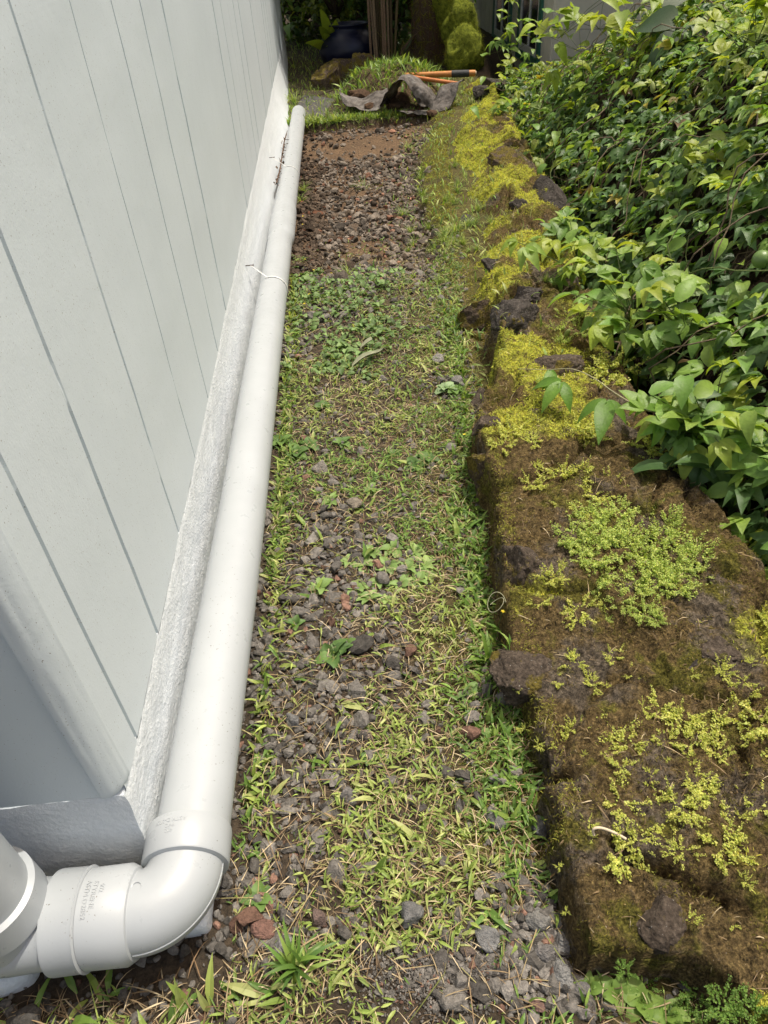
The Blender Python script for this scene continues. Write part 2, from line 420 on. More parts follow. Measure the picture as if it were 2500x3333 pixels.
# ------------------------------------------------------------------ white house
def build_house():
    h = empty('house', (0, 0, 0), 'white painted house with vertical grooved siding along the left of the path', 'house')
    ZF, ZT = 0.2585, 2.62
    # right side: boards with grooves between them
    ys = [0.656, 0.866, 1.138, 1.407, 1.684, 1.958]
    while ys[-1] < 9.9: ys.append(ys[-1] + (0.277 + 0.012 * math.sin(len(ys) * 2.3)))
    r2 = np.random.default_rng(5)
    prof = [(-0.381, 0.572)]
    for y in ys:
        w, d = 0.0045 + 0.0012 * r2.random(), 0.006
        off = r2.uniform(-0.0015, 0.0015)
        prof += [(-0.381 + off, y - w), (-0.381 + off - 0.0012, y - w * 0.6), (-0.381 - d, y - w * 0.3), (-0.381 - d, y + w * 0.35), (-0.381 + r2.uniform(-0.0015, 0.0015), y + w * 0.8)]
    prof.append((-0.381, 10.0))
    prof = np.array(prof); zs = np.concatenate([np.linspace(ZF, 1.3, 130), np.linspace(1.32, ZT, 24)])
    V = np.zeros((len(prof), len(zs), 3)); V[:, :, 0] = prof[:, 0:1]; V[:, :, 1] = prof[:, 1:2]; V[:, :, 2] = zs[None]
    V[:, :, 1] += 0.0022 * fbm(prof[:, 1:2] * 3, zs[None] * 7, 3, 3)
    gi = (np.arange(len(prof)) - 1) % 5; gb = ((gi == 2) | (gi == 3)) & (np.arange(len(prof)) > 0) & (np.arange(len(prof)) < len(prof) - 1)
    fill = .0040 * sstep(.12, .5, fbm(prof[:, 1:2] * 1.7, zs[None] * 9, 6, 4)); V[gb, :, 0] += fill[gb]; V[:, :, 0] += .0016 * fbm(prof[:, 1:2] * 4, zs[None] * 5, 9, 3)
    V[:, 0, 2] += 0.003 * vnoise(prof[:, 1] * 20, 0, 0)
    s = Soup(); s.add(V.reshape(-1, 3), grid_faces(len(prof), len(zs)))
    # front side
    fxs = np.arange(-0.398, -5.0, -0.31); pf = [(-0.398, 0.562)]
    for x in fxs[1:]: pf += [(x + .006, 0.562), (x + .002, 0.568), (x - .002, 0.568), (x - .006, 0.562)]
    pf = np.array(pf); V2 = np.zeros((len(pf), 8, 3)); V2[:, :, 0] = pf[:, 0:1]; V2[:, :, 1] = pf[:, 1:2]; V2[:, :, 2] = np.linspace(ZF, ZT, 8)[None]
    s.add(V2.reshape(-1, 3), grid_faces(len(pf), 8)[:, ::-1])
    s.add(*box(-5.0, -0.42, 9.9, 10.0, ZF, ZT)); s.add(*box(-5.05, -4.98, 0.562, 10, ZF, ZT))
    obj('siding', s.mesh('siding', PAINT), h)
    # rounded corner board
    sec = spline([(-0.3795, 0.5905), (-0.3752, 0.5895), (-0.3770, 0.583), (-0.380, 0.573), (-0.386, 0.563), (-0.393, 0.556), (-0.401, 0.552), (-0.409, 0.5515), (-0.412, 0.556)], 26)
    sec = np.concatenate([[(-0.386, 0.592)], sec, [(-0.412, 0.566)]]); zz = np.concatenate([[0.2655, 0.268, 0.273], np.linspace(0.285, 2.6, 60)])
    V = np.zeros((len(sec), len(zz), 3)); cen = np.array([-0.398, 0.575])
    for j, z in enumerate(zz):
        k = [0.72, 0.90, 0.98][j] if j < 3 else 1.0
        V[:, j, :2] = cen + (sec - cen) * k; V[:, j, 2] = z
    wob = 0.0016 * fbm(V[:, :, 2] * 6, np.arange(len(sec))[:, None] * 0.35, 2, 3)
    V[:, :, 0] += wob; V[:, :, 1] -= wob
    s = Soup(); s.add(V.reshape(-1, 3), [grid_faces(len(sec), len(zz)), np.array([[k * len(zz) for k in range(len(sec))]])])
    cb = s.mesh('corner_board', PAINT, True); cb.set_sharp_from_angle(angle=math.radians(38)); obj('corner_board', cb, h)
    # concrete base, flaring a little towards the ground and the far end
    yy = np.concatenate([np.arange(0.5595, 3, 0.010), np.arange(3, 10.02, 0.05)]); tz = np.concatenate([np.linspace(0, 1, 34)])
    Yg, T = np.meshgrid(yy, tz, indexing='ij'); z = 0.258 - T * 0.36
    flare = np.interp(Yg, [0.5, 1.5, 6.5, 8.3, 10], [0.006, 0.012, 0.096, 0.05, 0.01])
    Xg = -0.3795 + flare * np.clip((0.255 - z) / 0.27, 0, 2) ** 1.15 + 0.0028 * fbm(Yg * 9, z * 9, 1, 3) + 0.0022 * fbm(Yg * 60, z * 60, 4, 3) - 0.002 * (T < 0.02)
    ysh = Yg - 0.042 * T * (Yg < 0.565)
    s = Soup(); s.add(np.stack([Xg, ysh, z], -1).reshape(-1, 3), grid_faces(len(yy), len(tz))[:, ::-1])
    xx = np.concatenate([np.arange(-0.380, -1.2, -0.011), np.arange(-1.2, -5.05, -0.2)]); Xf, T = np.meshgrid(xx, tz, indexing='ij'); z = 0.258 - T * 0.36
    Yf = 0.5595 - 0.042 * T + 0.0025 * fbm(Xf * 9, z * 9, 7, 3) + 0.0018 * fbm(Xf * 60, z * 60, 8, 3) + 0.002 * (T < 0.02)
    Xf = np.where(np.abs(Xf + 0.380) < 1e-6, Xg[0][None, :] , Xf)
    Yf[0] = ysh[0]
    s.add(np.stack([Xf, Yf, z], -1).reshape(-1, 3), grid_faces(len(xx), len(tz)))
    s.add(*box(-5.0, -0.3835, 0.5625, 9.95, 0.20, 0.2582))
    obj('foundation', s.mesh('foundation', STUCCO, True), h)
    # low footing under the pipe corner
    s = Soup(); a, b, c = 24, 10, 6
    def rb(x0, x1, y0, y1, z0, z1):
        V, F = ico(4); V = np.sign(V) * np.abs(V) ** 0.28; V /= np.abs(V).max(0)
        V = V * np.array([(x1 - x0) / 2, (y1 - y0) / 2, (z1 - z0) / 2]) + np.array([(x0 + x1) / 2, (y0 + y1) / 2, (z0 + z1) / 2])
        V += 0.003 * np.stack([fbm(V[:, 0] * 40, V[:, 1] * 40, V[:, 2] * 40 + k * 9, 3) for k in range(3)], 1); return V, F
    s.add(*rb(-0.40, -0.300, 0.458, 0.54, -0.06, 0.030)); s.add(*rb(-1.5, -0.56, 0.40, 0.55, -0.06, 0.040))
    obj('footing', s.mesh('footing', STUCCO, True), h)
    s = Soup(); s.add(*box(-5.2, -0.33, 0.50, 10.1, 2.622, 2.74)); obj('roof', s.mesh('roof', m_flat('grey roof', (0.2, 0.2, 0.2), 0.8)), h)
    return h
build_house()

# ------------------------------------------------------------------ white drain pipe
def text_mesh(body, size):
    cu = bpy.data.curves.new('lettering', 'FONT'); cu.body = body; cu.size = size; cu.align_x = 'CENTER'; cu.extrude = 0.00045; cu.resolution_u = 2
    o = bpy.data.objects.new('lettering', cu); C.objects.link(o); dgp = bpy.context.evaluated_depsgraph_get(); dgp.update()
    me = bpy.data.meshes.new_from_object(o.evaluated_get(dgp)); C.objects.unlink(o); bpy.data.objects.remove(o)
    return me
def ring(path, radii, n=64, cap=True):
    return tube(path, radii, n, cap)
def build_pipe():
    root = empty('drain_pipe', (-0.317, 0.5, 0), 'long white plastic drain pipe with elbow lying along the foot of the house', 'pipe')
    inv = np.array([-0.317, 0.5, 0])
    def part(name, sp, smooth=True, parent=root):
        me = sp.mesh(name, PVC, smooth); me.shade_smooth(); 
        me.set_sharp_from_angle(angle=math.radians(32))
        o = obj(name, me, parent)
        if parent is root: me.transform(Matrix.Translation(-inv))
        return o
    R = 0.0572
    yy = np.concatenate([np.arange(0.53, 3.42, 0.12), [3.43, 3.46, 3.475], np.arange(3.5, 6.7, 0.12), [6.72]])
    rr = np.where((yy > 3.44) & (yy < 3.9), 0.0632, R); rr = np.where(yy > 3.9, R, rr)
    path = np.stack([pipe_x(yy), yy, pipe_z(yy)], 1); path[:, 0] = np.convolve(np.pad(path[:, 0], 3, 'edge'), np.ones(7) / 7, 'valid')
    s = Soup(); s.add(*ring(path, rr)); pr = part('pipe_run', s)
    # inner dark end
    cz = float(pipe_z(0.54)); cx = float(pipe_x(0.54))
    ang = np.array([0.02, -1.0 * 0.0, 0])
    # elbow: from the run (pointing along y) to the short leg (pointing along -x)
    s = Soup()
    s.add(*ring([(cx, 0.508, cz), (cx, 0.5095, cz), (cx, 0.512, cz), (cx, 0.560, cz), (cx, 0.5645, cz), (cx, 0.566, cz)], [0.058, 0.0638, 0.0652, 0.0652, 0.0642, 0.0572]))
    t = np.linspace(0, math.pi / 2, 22); br = 0.058; cy = 0.5085 - br
    bend = np.stack([cx - br + br * np.cos(t), 0.5085 - br + br * (1 - 1) + (br - br * np.sin(t)) , np.full_like(t, cz)], 1)
    leg_y = 0.5085 - br
    s.add(*ring(np.concatenate([[(cx, 0.53, cz)], bend, [(cx - br - 0.02, leg_y, cz)]]), 0.0565))
    x0 = cx - br
    s.add(*ring([(x0 - 0.001, leg_y, cz), (x0 - 0.0025, leg_y, cz), (x0 - 0.013, leg_y, cz), (x0 - 0.068, leg_y, cz), (x0 - 0.070, leg_y, cz)], [0.0560, 0.0605, 0.0664, 0.0657, 0.064]))
    # mould seam
    sm = np.stack([cx - br + (br + 0.0563) * np.cos(t), leg_y + br - (br + 0.0563) * np.sin(t), np.full_like(t, cz)], 1)
    s.add(*tube(sm, 0.0013, 6))
    ti = np.linspace(0, 2 * math.pi, 15)
    s.add(*tube(np.stack([cx - 0.050 + 0.007 * np.cos(ti), 0.462 + 0.007 * np.sin(ti), cz + np.full_like(ti, 0.0556)], 1), 0.0008, 5))
    el = part('elbow', s)
    # coupling and the tee under the downpipe
    s = Soup(); x1 = x0 - 0.070
    s.add(*ring([(x1 + 0.001, leg_y, cz), (x1 - 0.001, leg_y, cz), (x1 - 0.006, leg_y, cz), (x1 - 0.042, leg_y, cz), (x1 - 0.046, leg_y, cz), (x1 - 0.048, leg_y, cz)], [0.066, 0.0695, 0.0682, 0.0690, 0.0685, 0.0575]))
    part('coupling', s)
    s = Soup(); tx = x1 - 0.108
    s.add(*ring([(x1 - 0.03, leg_y, cz), (x1 - 0.06, leg_y, cz), (tx, leg_y, cz), (tx - 0.1, leg_y, cz), (tx - 0.3, leg_y, cz)], [0.0585, 0.060, 0.0625, 0.061, 0.0575]))
    s.add(*ring([(tx, leg_y, cz), (tx, leg_y, cz + 0.03), (tx, leg_y, cz + 0.058), (tx, leg_y, cz + 0.060), (tx, leg_y, cz + 0.110), (tx, leg_y, cz + 0.113)], [0.0600, 0.0600, 0.0610, 0.0665, 0.0655, 0.0575]))
    part('tee', s)
    s = Soup(); s.add(*ring([(tx, leg_y, cz + 0.09), (tx, leg_y, cz + 0.5), (tx, leg_y, 2.6)], R)); part('downpipe', s)
    # raised lettering on the two hubs, bent round them
    def letters(txt, size, kind, off, rot0, parent):
        me = text_mesh(txt, size); n = len(me.vertices); co = np.zeros(n * 3); me.vertices.foreach_get('co', co); co = co.reshape(-1, 3)
        if kind == 'run':
            r = 0.0650 + co[:, 2] + 0.0004; a = -co[:, 0] / 0.0653 + rot0
            P = np.stack([cx + r * np.sin(a), off - co[:, 1], cz + r * np.cos(a)], 1)
        else:
            r = 0.0658 + co[:, 2] + 0.0006; a = co[:, 0] / 0.066 + rot0
            P = np.stack([off + co[:, 1], leg_y - r * np.sin(a), cz + r * np.cos(a)], 1)
        me.vertices.foreach_set('co', (P - inv).astype(np.float32).ravel()); me.materials.clear(); me.materials.append(PVC); me.update()
        return me
    import bmesh
    for lines in ((('ASTM D-2729', 0.0085, 'run', 0.5545, -0.22), ('PVC', 0.0085, 'run', 0.5465, -0.20), ('402', 0.0085, 'run', 0.5385, -0.22)),
                  (('402', 0.0095, 'leg', x0 - 0.040, -0.18), ('STYRENE', 0.0095, 'leg', x0 - 0.050, -0.06), ('ASTM D2852', 0.0095, 'leg', x0 - 0.060, 0.02))):
        bm = bmesh.new()
        for a in lines:
            me = letters(*a, None); bm.from_mesh(me); bpy.data.meshes.remove(me)
        me = bpy.data.meshes.new('lettering'); bm.to_mesh(me); bm.free(); me.materials.clear(); me.materials.append(PVC)
        obj('lettering', me, el)
    return root
build_pipe()
TIE = m_flat('white nylon', (0.75, 0.76, 0.74), 0.35); IRON = m_flat('rusty iron', (0.12, 0.10, 0.09), 0.7)
def cable_tie(y, yn, zn, label):
    x, z = float(pipe_x(y)), float(pipe_z(y)); R = 0.0578
    root = empty('cable_tie', (x, y, z), label, 'cable tie', 'white ties holding the pipe to the house')
    nx = -0.3765 + np.interp(y, [0.5, 7], [0.006, 0.115]) * np.clip((0.255 - zn) / 0.27, 0, 2) + 0.012 
    a0 = math.radians(-14); A = [np.array([math.sin(a0 + k * 0.12) * (R + 0.0012), 0, math.cos(a0 + k * 0.12) * (R + 0.0012)]) for k in range(18)]
    pts = [np.array([nx - x, yn - y, zn - z])] + A
    pts[0:1] = [pts[0] + (A[0] - pts[0]) * f for f in (0, .33, .66)]
    P = np.array(pts); w = 0.004
    V = np.concatenate([P + [0, -w, 0], P + [0, w, 0], P * 1.0 + np.array([0, -w, 0]) + P / np.linalg.norm(P, axis=1, keepdims=True) * .0016, P + np.array([0, w, 0]) + P / np.linalg.norm(P, axis=1, keepdims=True) * .0016])
    n = len(P); F = []
    for k in range(n - 1):
        F += [[k, k + 1, n + k + 1, n + k], [2 * n + k, 3 * n + k, 3 * n + k + 1, 2 * n + k + 1], [k, 2 * n + k, 2 * n + k + 1, k + 1], [n + k, n + k + 1, 3 * n + k + 1, 3 * n + k]]
    obj('strap', make_mesh('strap', V, np.array(F), TIE), root)
    s = Soup(); s.add(*tube([np.array([nx - x - 0.02, yn - y, zn - z]), np.array([nx - x + 0.010, yn - y, zn - z])], 0.0022, 8, True))
    s.add(*tube([np.array([nx - x + 0.010, yn - y, zn - z]), np.array([nx - x + 0.012, yn - y, zn - z])], 0.005, 10, True))
    obj('nail', s.mesh('nail', IRON), root)
cable_tie(2.80, 2.86, 0.178, 'nearer white cable tie strapped over the drain pipe')
cable_tie(4.62, 4.70, 0.150, 'far white cable tie over the drain pipe beside the dead twig')

# ------------------------------------------------------------------ stone wall
wx = axis([(0.12, 0.95, 0.006), (0.95, 1.8, 0.012)]); wy = axis([(-0.4, 2.0, 0.006), (2.0, 7.8, 0.013)])
X_, Y_ = np.meshgrid(wx, wy, indexing='ij'); Z_ = wall_z(X_, Y_)
# push the steep faces sideways a little so they are not smooth
dxs = 0.012 * fbm(Z_ * 26, Y_ * 22, X_ * 3, 3)
F = grid_faces(len(wx), len(wy)); sd = wall_sd(X_, Y_).ravel()
keep = (sd[F].max(1) > -0.09) & (Y_.ravel()[F].max(1) < 7.75)
tag(obj('stone_wall', make_mesh('stone_wall', np.stack([(X_ + dxs).ravel(), Y_.ravel(), Z_.ravel()], 1), F[keep], MOSSROCK, yellow_moss(X_.ravel()[F[keep]].mean(1), Y_.ravel()[F[keep]].mean(1))[:, None] * np.ones((1, 3)), True)),
    'low moss-covered stone wall running along the right of the path', 'stone wall')

# ------------------------------------------------------------------ rocks
def rock_mesh(seed, dims, mat, sub=5, rough=1.0, flat=0.0):
    V, F = ico(sub); o = seed * 13.7
    V = np.sign(V) * np.abs(V) ** 0.8
    r = np.random.default_rng(seed)
    for _ in range(9):                                   # a few broken facets
        n = r.normal(size=3); n /= np.linalg.norm(n); d = r.uniform(0.50, 0.82); k = V @ n
        V = V - np.outer(np.maximum(k - d, 0) * 0.95, n)
    d = 0.20 * fbm(V[:, 0] * 1.6 + o, V[:, 1] * 1.6, V[:, 2] * 1.6, 4) + 0.09 * rough * fbm(V[:, 0] * 5 + o, V[:, 1] * 5, V[:, 2] * 5, 4) + 0.05 * fbm(V[:, 0] * 15 + o, V[:, 1] * 15, V[:, 2] * 15, 3)
    V = V * (1 + d)[:, None] * (np.array(dims) / 2)
    return make_mesh('rock', V, F, mat, np.ones((len(F), 3)) * 0.3, True)
def rock(px, py, w, h, seed, label, mat=None, deep=0.8, name='lava_rock', group='lava rocks set in the wall'):
    p = at_wall(px, py + h * 0.25); d = np.linalg.norm(p - EYE)
    W = 1.1 * w * 1.507 * d / FPX; Hh = 1.1 * h * 1.507 * d / FPX
    o = obj(name, rock_mesh(seed, (W, max(W * deep, Hh * 0.8), Hh * 0.95), mat or ROCK))
    o.location = (p[0], p[1] + 0.1 * W, p[2] - (Hh * .26 if seed in (25, 26, 34, 31) else 0) + Hh * (0.06 if p[0] > wl(p[1]) + .12 else -0.14)); o.rotation_euler = (0, 0, seed * 1.3)
    return tag(o, label, 'rock', group)
for a in [
    (1192, 432, 115, 100, 11, 'largest dark boulder on the wall, beside the hanging vine leaves', ROCK),
    (1122, 446, 38, 30, 12, 'small dark rock just left of the largest boulder', ROCK),
    (1012, 472, 66, 38, 13, 'dark pitted rock in the long grass at the wall foot', ROCK),
    (1092, 345, 62, 50, 14, 'brown mossy rock below the far vine sprigs', ROCKM),
    (1036, 655, 88, 62, 15, 'brown moss-edged rock left of the two stacked dark rocks', ROCKM),
    (1136, 636, 84, 40, 16, 'flat dark rock stacked behind the domed rock', ROCK),
    (1108, 686, 112, 84, 17, 'dark domed rock speckled with white lichen', ROCK),
    (1036, 855, 84, 84, 18, 'dark upright rock on the path side of the wall', ROCKB),
    (1050, 905, 60, 46, 19, 'small brown rock tucked under the upright rock', ROCKB),
    (1275, 628, 84, 44, 20, 'dark wedge rock half under the bright vine sprig', ROCK),
    (1402, 850, 104, 66, 21, 'black crumbly rock behind the trailing vine shoot', ROCK),
    (1196, 785, 110, 50, 22, 'long dark rock under the tip of the vine shoot', ROCKB),
    (1134, 1195, 110, 115, 23, 'grey rock spotted with pale lichen on the wall edge', ROCKB),
    (1142, 1425, 135, 120, 24, 'big dark pitted rock on the wall edge beside the grass stalk', ROCKB),
    (1432, 1972, 100, 70, 25, 'rounded rock wedged in the crack between the front slabs', ROCKB),
    (1545, 1392, 96, 30, 26, 'low dark rock beside the patch of dark green moss', ROCKB),
    (1072, 572, 60, 40, 27, 'small dark rock under the yellow moss ledge', ROCK),
    (1042, 715, 64, 50, 28, 'dark rock low on the path side below the domed rock', ROCKM),
    (1066, 182, 50, 40, 29, 'black rock beside the end of the tool handle', ROCK),
    (1040, 203, 44, 34, 30, 'small black rock in the far yellow moss', ROCK),
    (1500, 1432, 42, 34, 31, 'small grey stone lying loose on the wall top', ROCK),
    (1052, 975, 62, 110, 32, 'mossy stone low on the wall face beside the path', ROCKM),
    (1545, 1085, 90, 36, 34, 'grey lichened stone on the far edge of the wall', ROCKB),
]: rock(*a)
# loose stones on the path
def path_stone(px, py, w, seed, label, tint):
    p = on_z(px, py, 0.0); d = np.linalg.norm(p - EYE); W = w * 1.507 * d / FPX
    m = m_flat('path stone', tint, 0.95, 0.9, 220, 0.35)
    o = obj('stone', rock_mesh(seed + 50, (W, W * 0.85, W * 0.7), m, 3, 1.6)); o.location = (p[0], p[1], float(ground_z(p[0], p[1])) + W * 0.22); o.rotation_euler = (0, 0.2, seed)
    tag(o, label, 'stone', 'loose stones on the path')
for a in [
    (885, 1988, 58, 1, 'largest smooth grey stone near the bottom of the path', (0.15, 0.15, 0.145)),
    (690, 1990, 48, 2, 'flat purplish brown stone near the red one', (0.15, 0.105, 0.09)),
    (570, 2010, 48, 3, 'rust red cinder stone beside the pipe elbow', (0.20, 0.11, 0.085)),
    (612, 2052, 52, 4, 'pale grey stone below the red cinder', (0.25, 0.245, 0.235)),
    (1164, 1798, 46, 5, 'dark grey stone against the foot of the front slab', (0.12, 0.12, 0.12)),
    (1072, 1782, 42, 6, 'grey stone lying in the grass left of the front slab', (0.14, 0.14, 0.13)),
    (1160, 1990, 50, 7, 'pale rough stone at the top of the stone cluster', (0.20, 0.195, 0.18)),
    (1212, 2000, 42, 8, 'upright grey stone touching the lower slab edge', (0.14, 0.14, 0.135)),
    (1220, 2045, 46, 9, 'grey stone under the lower slab corner', (0.17, 0.165, 0.155)),
    (1178, 2068, 44, 10, 'middle stone of the cluster by the slab', (0.17, 0.16, 0.15)),
    (1208, 2112, 50, 11, 'light grey stone at the bottom of the stone cluster', (0.25, 0.245, 0.23)),
    (1046, 2032, 52, 12, 'long grey stone below the yellowish grass', (0.17, 0.17, 0.165)),
    (1012, 2060, 34, 13, 'small brown stone beside the long grey stone', (0.13, 0.10, 0.08)),
    (945, 785, 34, 14, 'pale flat stone in the middle of the grass', (0.26, 0.25, 0.23)),
    (990, 830, 40, 15, 'grey stone beside the pale clover plant', (0.19, 0.18, 0.17)),
    (765, 1098, 40, 16, 'tan stone at the upper edge of the bare gravel', (0.22, 0.19, 0.15)),
    (632, 1562, 40, 17, 'grey stone between the pipe and the bare gravel', (0.17, 0.17, 0.165)),
    (755, 1720, 48, 18, 'grey stone beside the leafy stems in the middle', (0.17, 0.16, 0.15)),
    (790, 1588, 34, 19, 'small pink grey stone in the gravel', (0.20, 0.16, 0.14)),
    (695, 1015, 42, 20, 'pale stone among weeds left of the gravel', (0.25, 0.23, 0.20)),
    (1250, 2140, 38, 21, 'small grey stone in front of the bottom plants', (0.17, 0.16, 0.15)),
    (1160, 2178, 30, 22, 'red brown stone at the bottom edge of the picture', (0.18, 0.11, 0.09)),
]: path_stone(*a)

# ------------------------------------------------------------------ gravel (past counting)
def pebble_templates(n, sub, seed):
    out = []
    for k in range(n):
        V, F = ico(sub); o = k * 9.7 + seed; r = np.random.default_rng(k + seed)
        for _ in range(6):
            nn = r.normal(size=3); nn /= np.linalg.norm(nn); d = r.uniform(0.35, 0.75); q = V @ nn
            V = V - np.outer(np.maximum(q - d, 0), nn)
        V = V * (1 + 0.22 * fbm(V[:, 0] * 2 + o, V[:, 1] * 2, V[:, 2] * 2, 3))[:, None] * r.uniform([.8, .7, .55], [1.2, 1.0, .9])
        out.append((V, F))
    return out
PEB = pebble_templates(9, 2, 1); PEBL = pebble_templates(6, 1, 40)
def blob(x, y, px, py, rx, ry):
    c = on_z(px, py, 0); a = on_z(px + rx, py, 0); b = on_z(px, py + ry, 0)
    return np.exp(-(((x - c[0]) / (a[0] - c[0])) ** 2 + ((y - c[1]) / (b[1] - c[1])) ** 2))
def bare(x, y):
    """How bare of grass the path is: 0 = grown over, 1 = stones only."""
    g = np.zeros_like(x)
    for b in [(740, 1215, 110, 110), (690, 1320, 120, 90), (620, 1420, 90, 130), (660, 1580, 130, 110), (640, 1720, 120, 110), (600, 1870, 110, 80), (700, 1480, 110, 60), (700, 690, 60, 25),
              (1180, 2040, 80, 90), (1000, 2110, 160, 60), (640, 750, 50, 40), (960, 830, 50, 30), (560, 1990, 60, 60), (820, 1390, 60, 50), (700, 2010, 90, 40), (880, 1450, 40, 40)]:
        g = np.maximum(g, blob(x, y, *b))
    return np.clip(1.25 * g + 0.45 * fbm(x * 9, y * 9, 8, 3) + .06, 0, 1)
def scatter_path(n, seed, y0=0.12, y1=3.4, pad=0.03):
    r = np.random.default_rng(seed); y = y0 + (y1 - y0) * r.random(n) ** 1.25
    lo = np.where(y < 0.40, -0.95, pipe_x(y) + 0.0); hi = wl(y) + pad
    x = lo + (hi - lo) * r.random(n)
    return x, y, r
def gravel():
    s = Soup()
    def put(x, y, r, size, cols, T, sink=0.25):
        n = len(x); k = r.integers(0, len(T), n); M = rots(r.random(n) * 6.3, r.normal(0, .5, n), r.normal(0, .5, n), size)
        P = np.stack([x, y, ground_z(x, y) + size * sink], 1)
        for j in range(len(T)):
            m = k == j; inst(s, T[j][0], T[j][1], M[m], P[m], cols[m])
    def colors(n, r, warm=0.0):
        v = r.uniform(0.09, 0.30, n)[:, None]; c = v * np.array([[1, .93, .83]]); red = r.random(n) < 0.05 + warm
        c[red] *= np.array([1.25, .80, .66]); return c
    x, y, r = scatter_path(13000, 21)
    keep = r.random(len(x)) < 0.16 + 0.95 * bare(x, y) ** 1.2
    x, y = x[keep], y[keep]; put(x, y, r, r.lognormal(math.log(0.0078), .38, len(x)), colors(len(x), r), PEB)
    x, y, r = scatter_path(11000, 22); keep = r.random(len(x)) < 0.25 + bare(x, y)
    x, y = x[keep], y[keep]; put(x, y, r, r.uniform(.0022, .005, len(x)), colors(len(x), r), PEBL, .4)
    r = np.random.default_rng(26); n = 900; x = r.uniform(-1.0, -.15, n); y = r.uniform(.10, .5, n); put(x, y, r, r.lognormal(math.log(0.0075), .4, n), colors(n, r) * .8, PEB)
    # the dug strip
    r = np.random.default_rng(23); n = 15000; y = 3.0 + 3.35 * r.random(n); x = -0.30 + (wl(y) + 0.08 + 0.30) * r.random(n)
    d = dug(x, y); dirt = blob(x, y, 780, 300, 90, 22) + blob(x, y, 790, 520, 50, 30) + 0.35 * blob(x, y, 760, 380, 40, 40)
    keep = r.random(n) < np.clip(d * 1.1, 0, 1) * np.clip(.74 - 1.1 * dirt + .25 * fbm(x * 6, y * 6, 3, 3), 0.10, 1) * np.where(y > 5.4, .35, 1)
    x, y = x[keep], y[keep]; c = colors(len(x), r) * np.array([[1.15, 1.05, .96]])
    xs_ = r.uniform(-.2, .42, 900); ys_ = 3.35 - np.abs(r.normal(0, .28, 900)); put(xs_, ys_, r, r.lognormal(math.log(.0095), .4, 900), colors(900, r), PEB, .3)
    wet = (x < -0.08 + 0.08 * fbm(x * 4, y * 4, 1, 2)) | (r.random(len(x)) < .25)
    c[wet] *= np.array([.52, .46, .41])
    put(x, y, r, r.lognormal(math.log(0.0115), .42, len(x)), c, PEB, .3)
    # coarse grit at the very front and stones near the slab
    r = np.random.default_rng(24); p0 = on_z(1180, 2060, 0); x = p0[0] + r.normal(0, .05, 260); y = p0[1] + r.normal(0, .06, 260); k = x < wl(y)
    x, y = x[k], y[k]; put(x, y, r, r.uniform(.006, .014, len(x)), colors(len(x), r) * 1.1, PEB)
    p0 = on_z(990, 2090, 0); x = p0[0] + r.normal(0, .07, 4200); y = p0[1] + r.normal(0, .028, 4200)
    put(x, y, r, r.uniform(.0018, .0038, len(x)), colors(len(x), r), PEBL, .6)
    return tag(obj('gravel', s.mesh('gravel', GRAVEL)), kind='stuff')
gravel()

# ------------------------------------------------------------------ grass and thatch
def blade(bend, rows=5, width=0.10, fold=0.25, shape=0.75):
    t = np.linspace(0, 1, rows); a = bend * t
    yv = np.cumsum(np.concatenate([[0], np.cos(a[:-1])])) / (rows - 1); zv = np.cumsum(np.concatenate([[0], np.sin(a[:-1])])) / (rows - 1)
    w = width * np.sin(np.pi * np.clip(t * 0.93 + 0.07, 0, 1) ** shape); w[0] = width * .25
    L = np.stack([-w, yv, zv + fold * w], 1); Mid = np.stack([0 * w, yv, zv], 1); Rr = np.stack([w, yv, zv + fold * w], 1)
    V = np.stack([L, Mid, Rr], 1).reshape(-1, 3)
    F = [[3 * k + c, 3 * k + c + 1, 3 * k + 4 + c, 3 * k + 3 + c] for k in range(rows - 1) for c in (0, 1)]
    return V, np.array(F)
BLADES = [blade(b, 5, w) for b, w in ((-0.9, .085), (-1.5, .075), (-0.4, .10), (-1.2, .11), (-1.9, .07))]
THIN = [blade(b, 6, .017, .2, .5) for b in (-0.7, -1.3, -1.8)]
def put_blades(s, x, y, z, r, size, col, T, pitch=(0.7, 0.35), nrm=None):
    n = len(x); k = r.integers(0, len(T), n)
    M = rots(r.random(n) * 6.283, r.normal(pitch[0], pitch[1], n), r.normal(0, .35, n), size)
    if nrm is not None: M = frame_to(nrm, np.zeros(n)) @ M
    P = np.stack([x, y, z], 1)
    for j in range(len(T)):
        m = k == j; inst(s, T[j][0], T[j][1], M[m], P[m], col[m])
def greens(n, r, pal, jit=.18):
    c = np.array(pal)[r.integers(0, len(pal), n)] * (1 + r.normal(0, jit, (n, 1))); return np.clip(c, .01, .8)
G_YEL = [(.28, .38, .085), (.37, .45, .12), (.22, .31, .07), (.42, .46, .17)]
G_MID = [(.14, .25, .05), (.19, .31, .06), (.11, .20, .04), (.26, .37, .08)]
G_DRY = [(.36, .28, .16), (.25, .18, .10), (.46, .38, .24), (.17, .12, .07)]
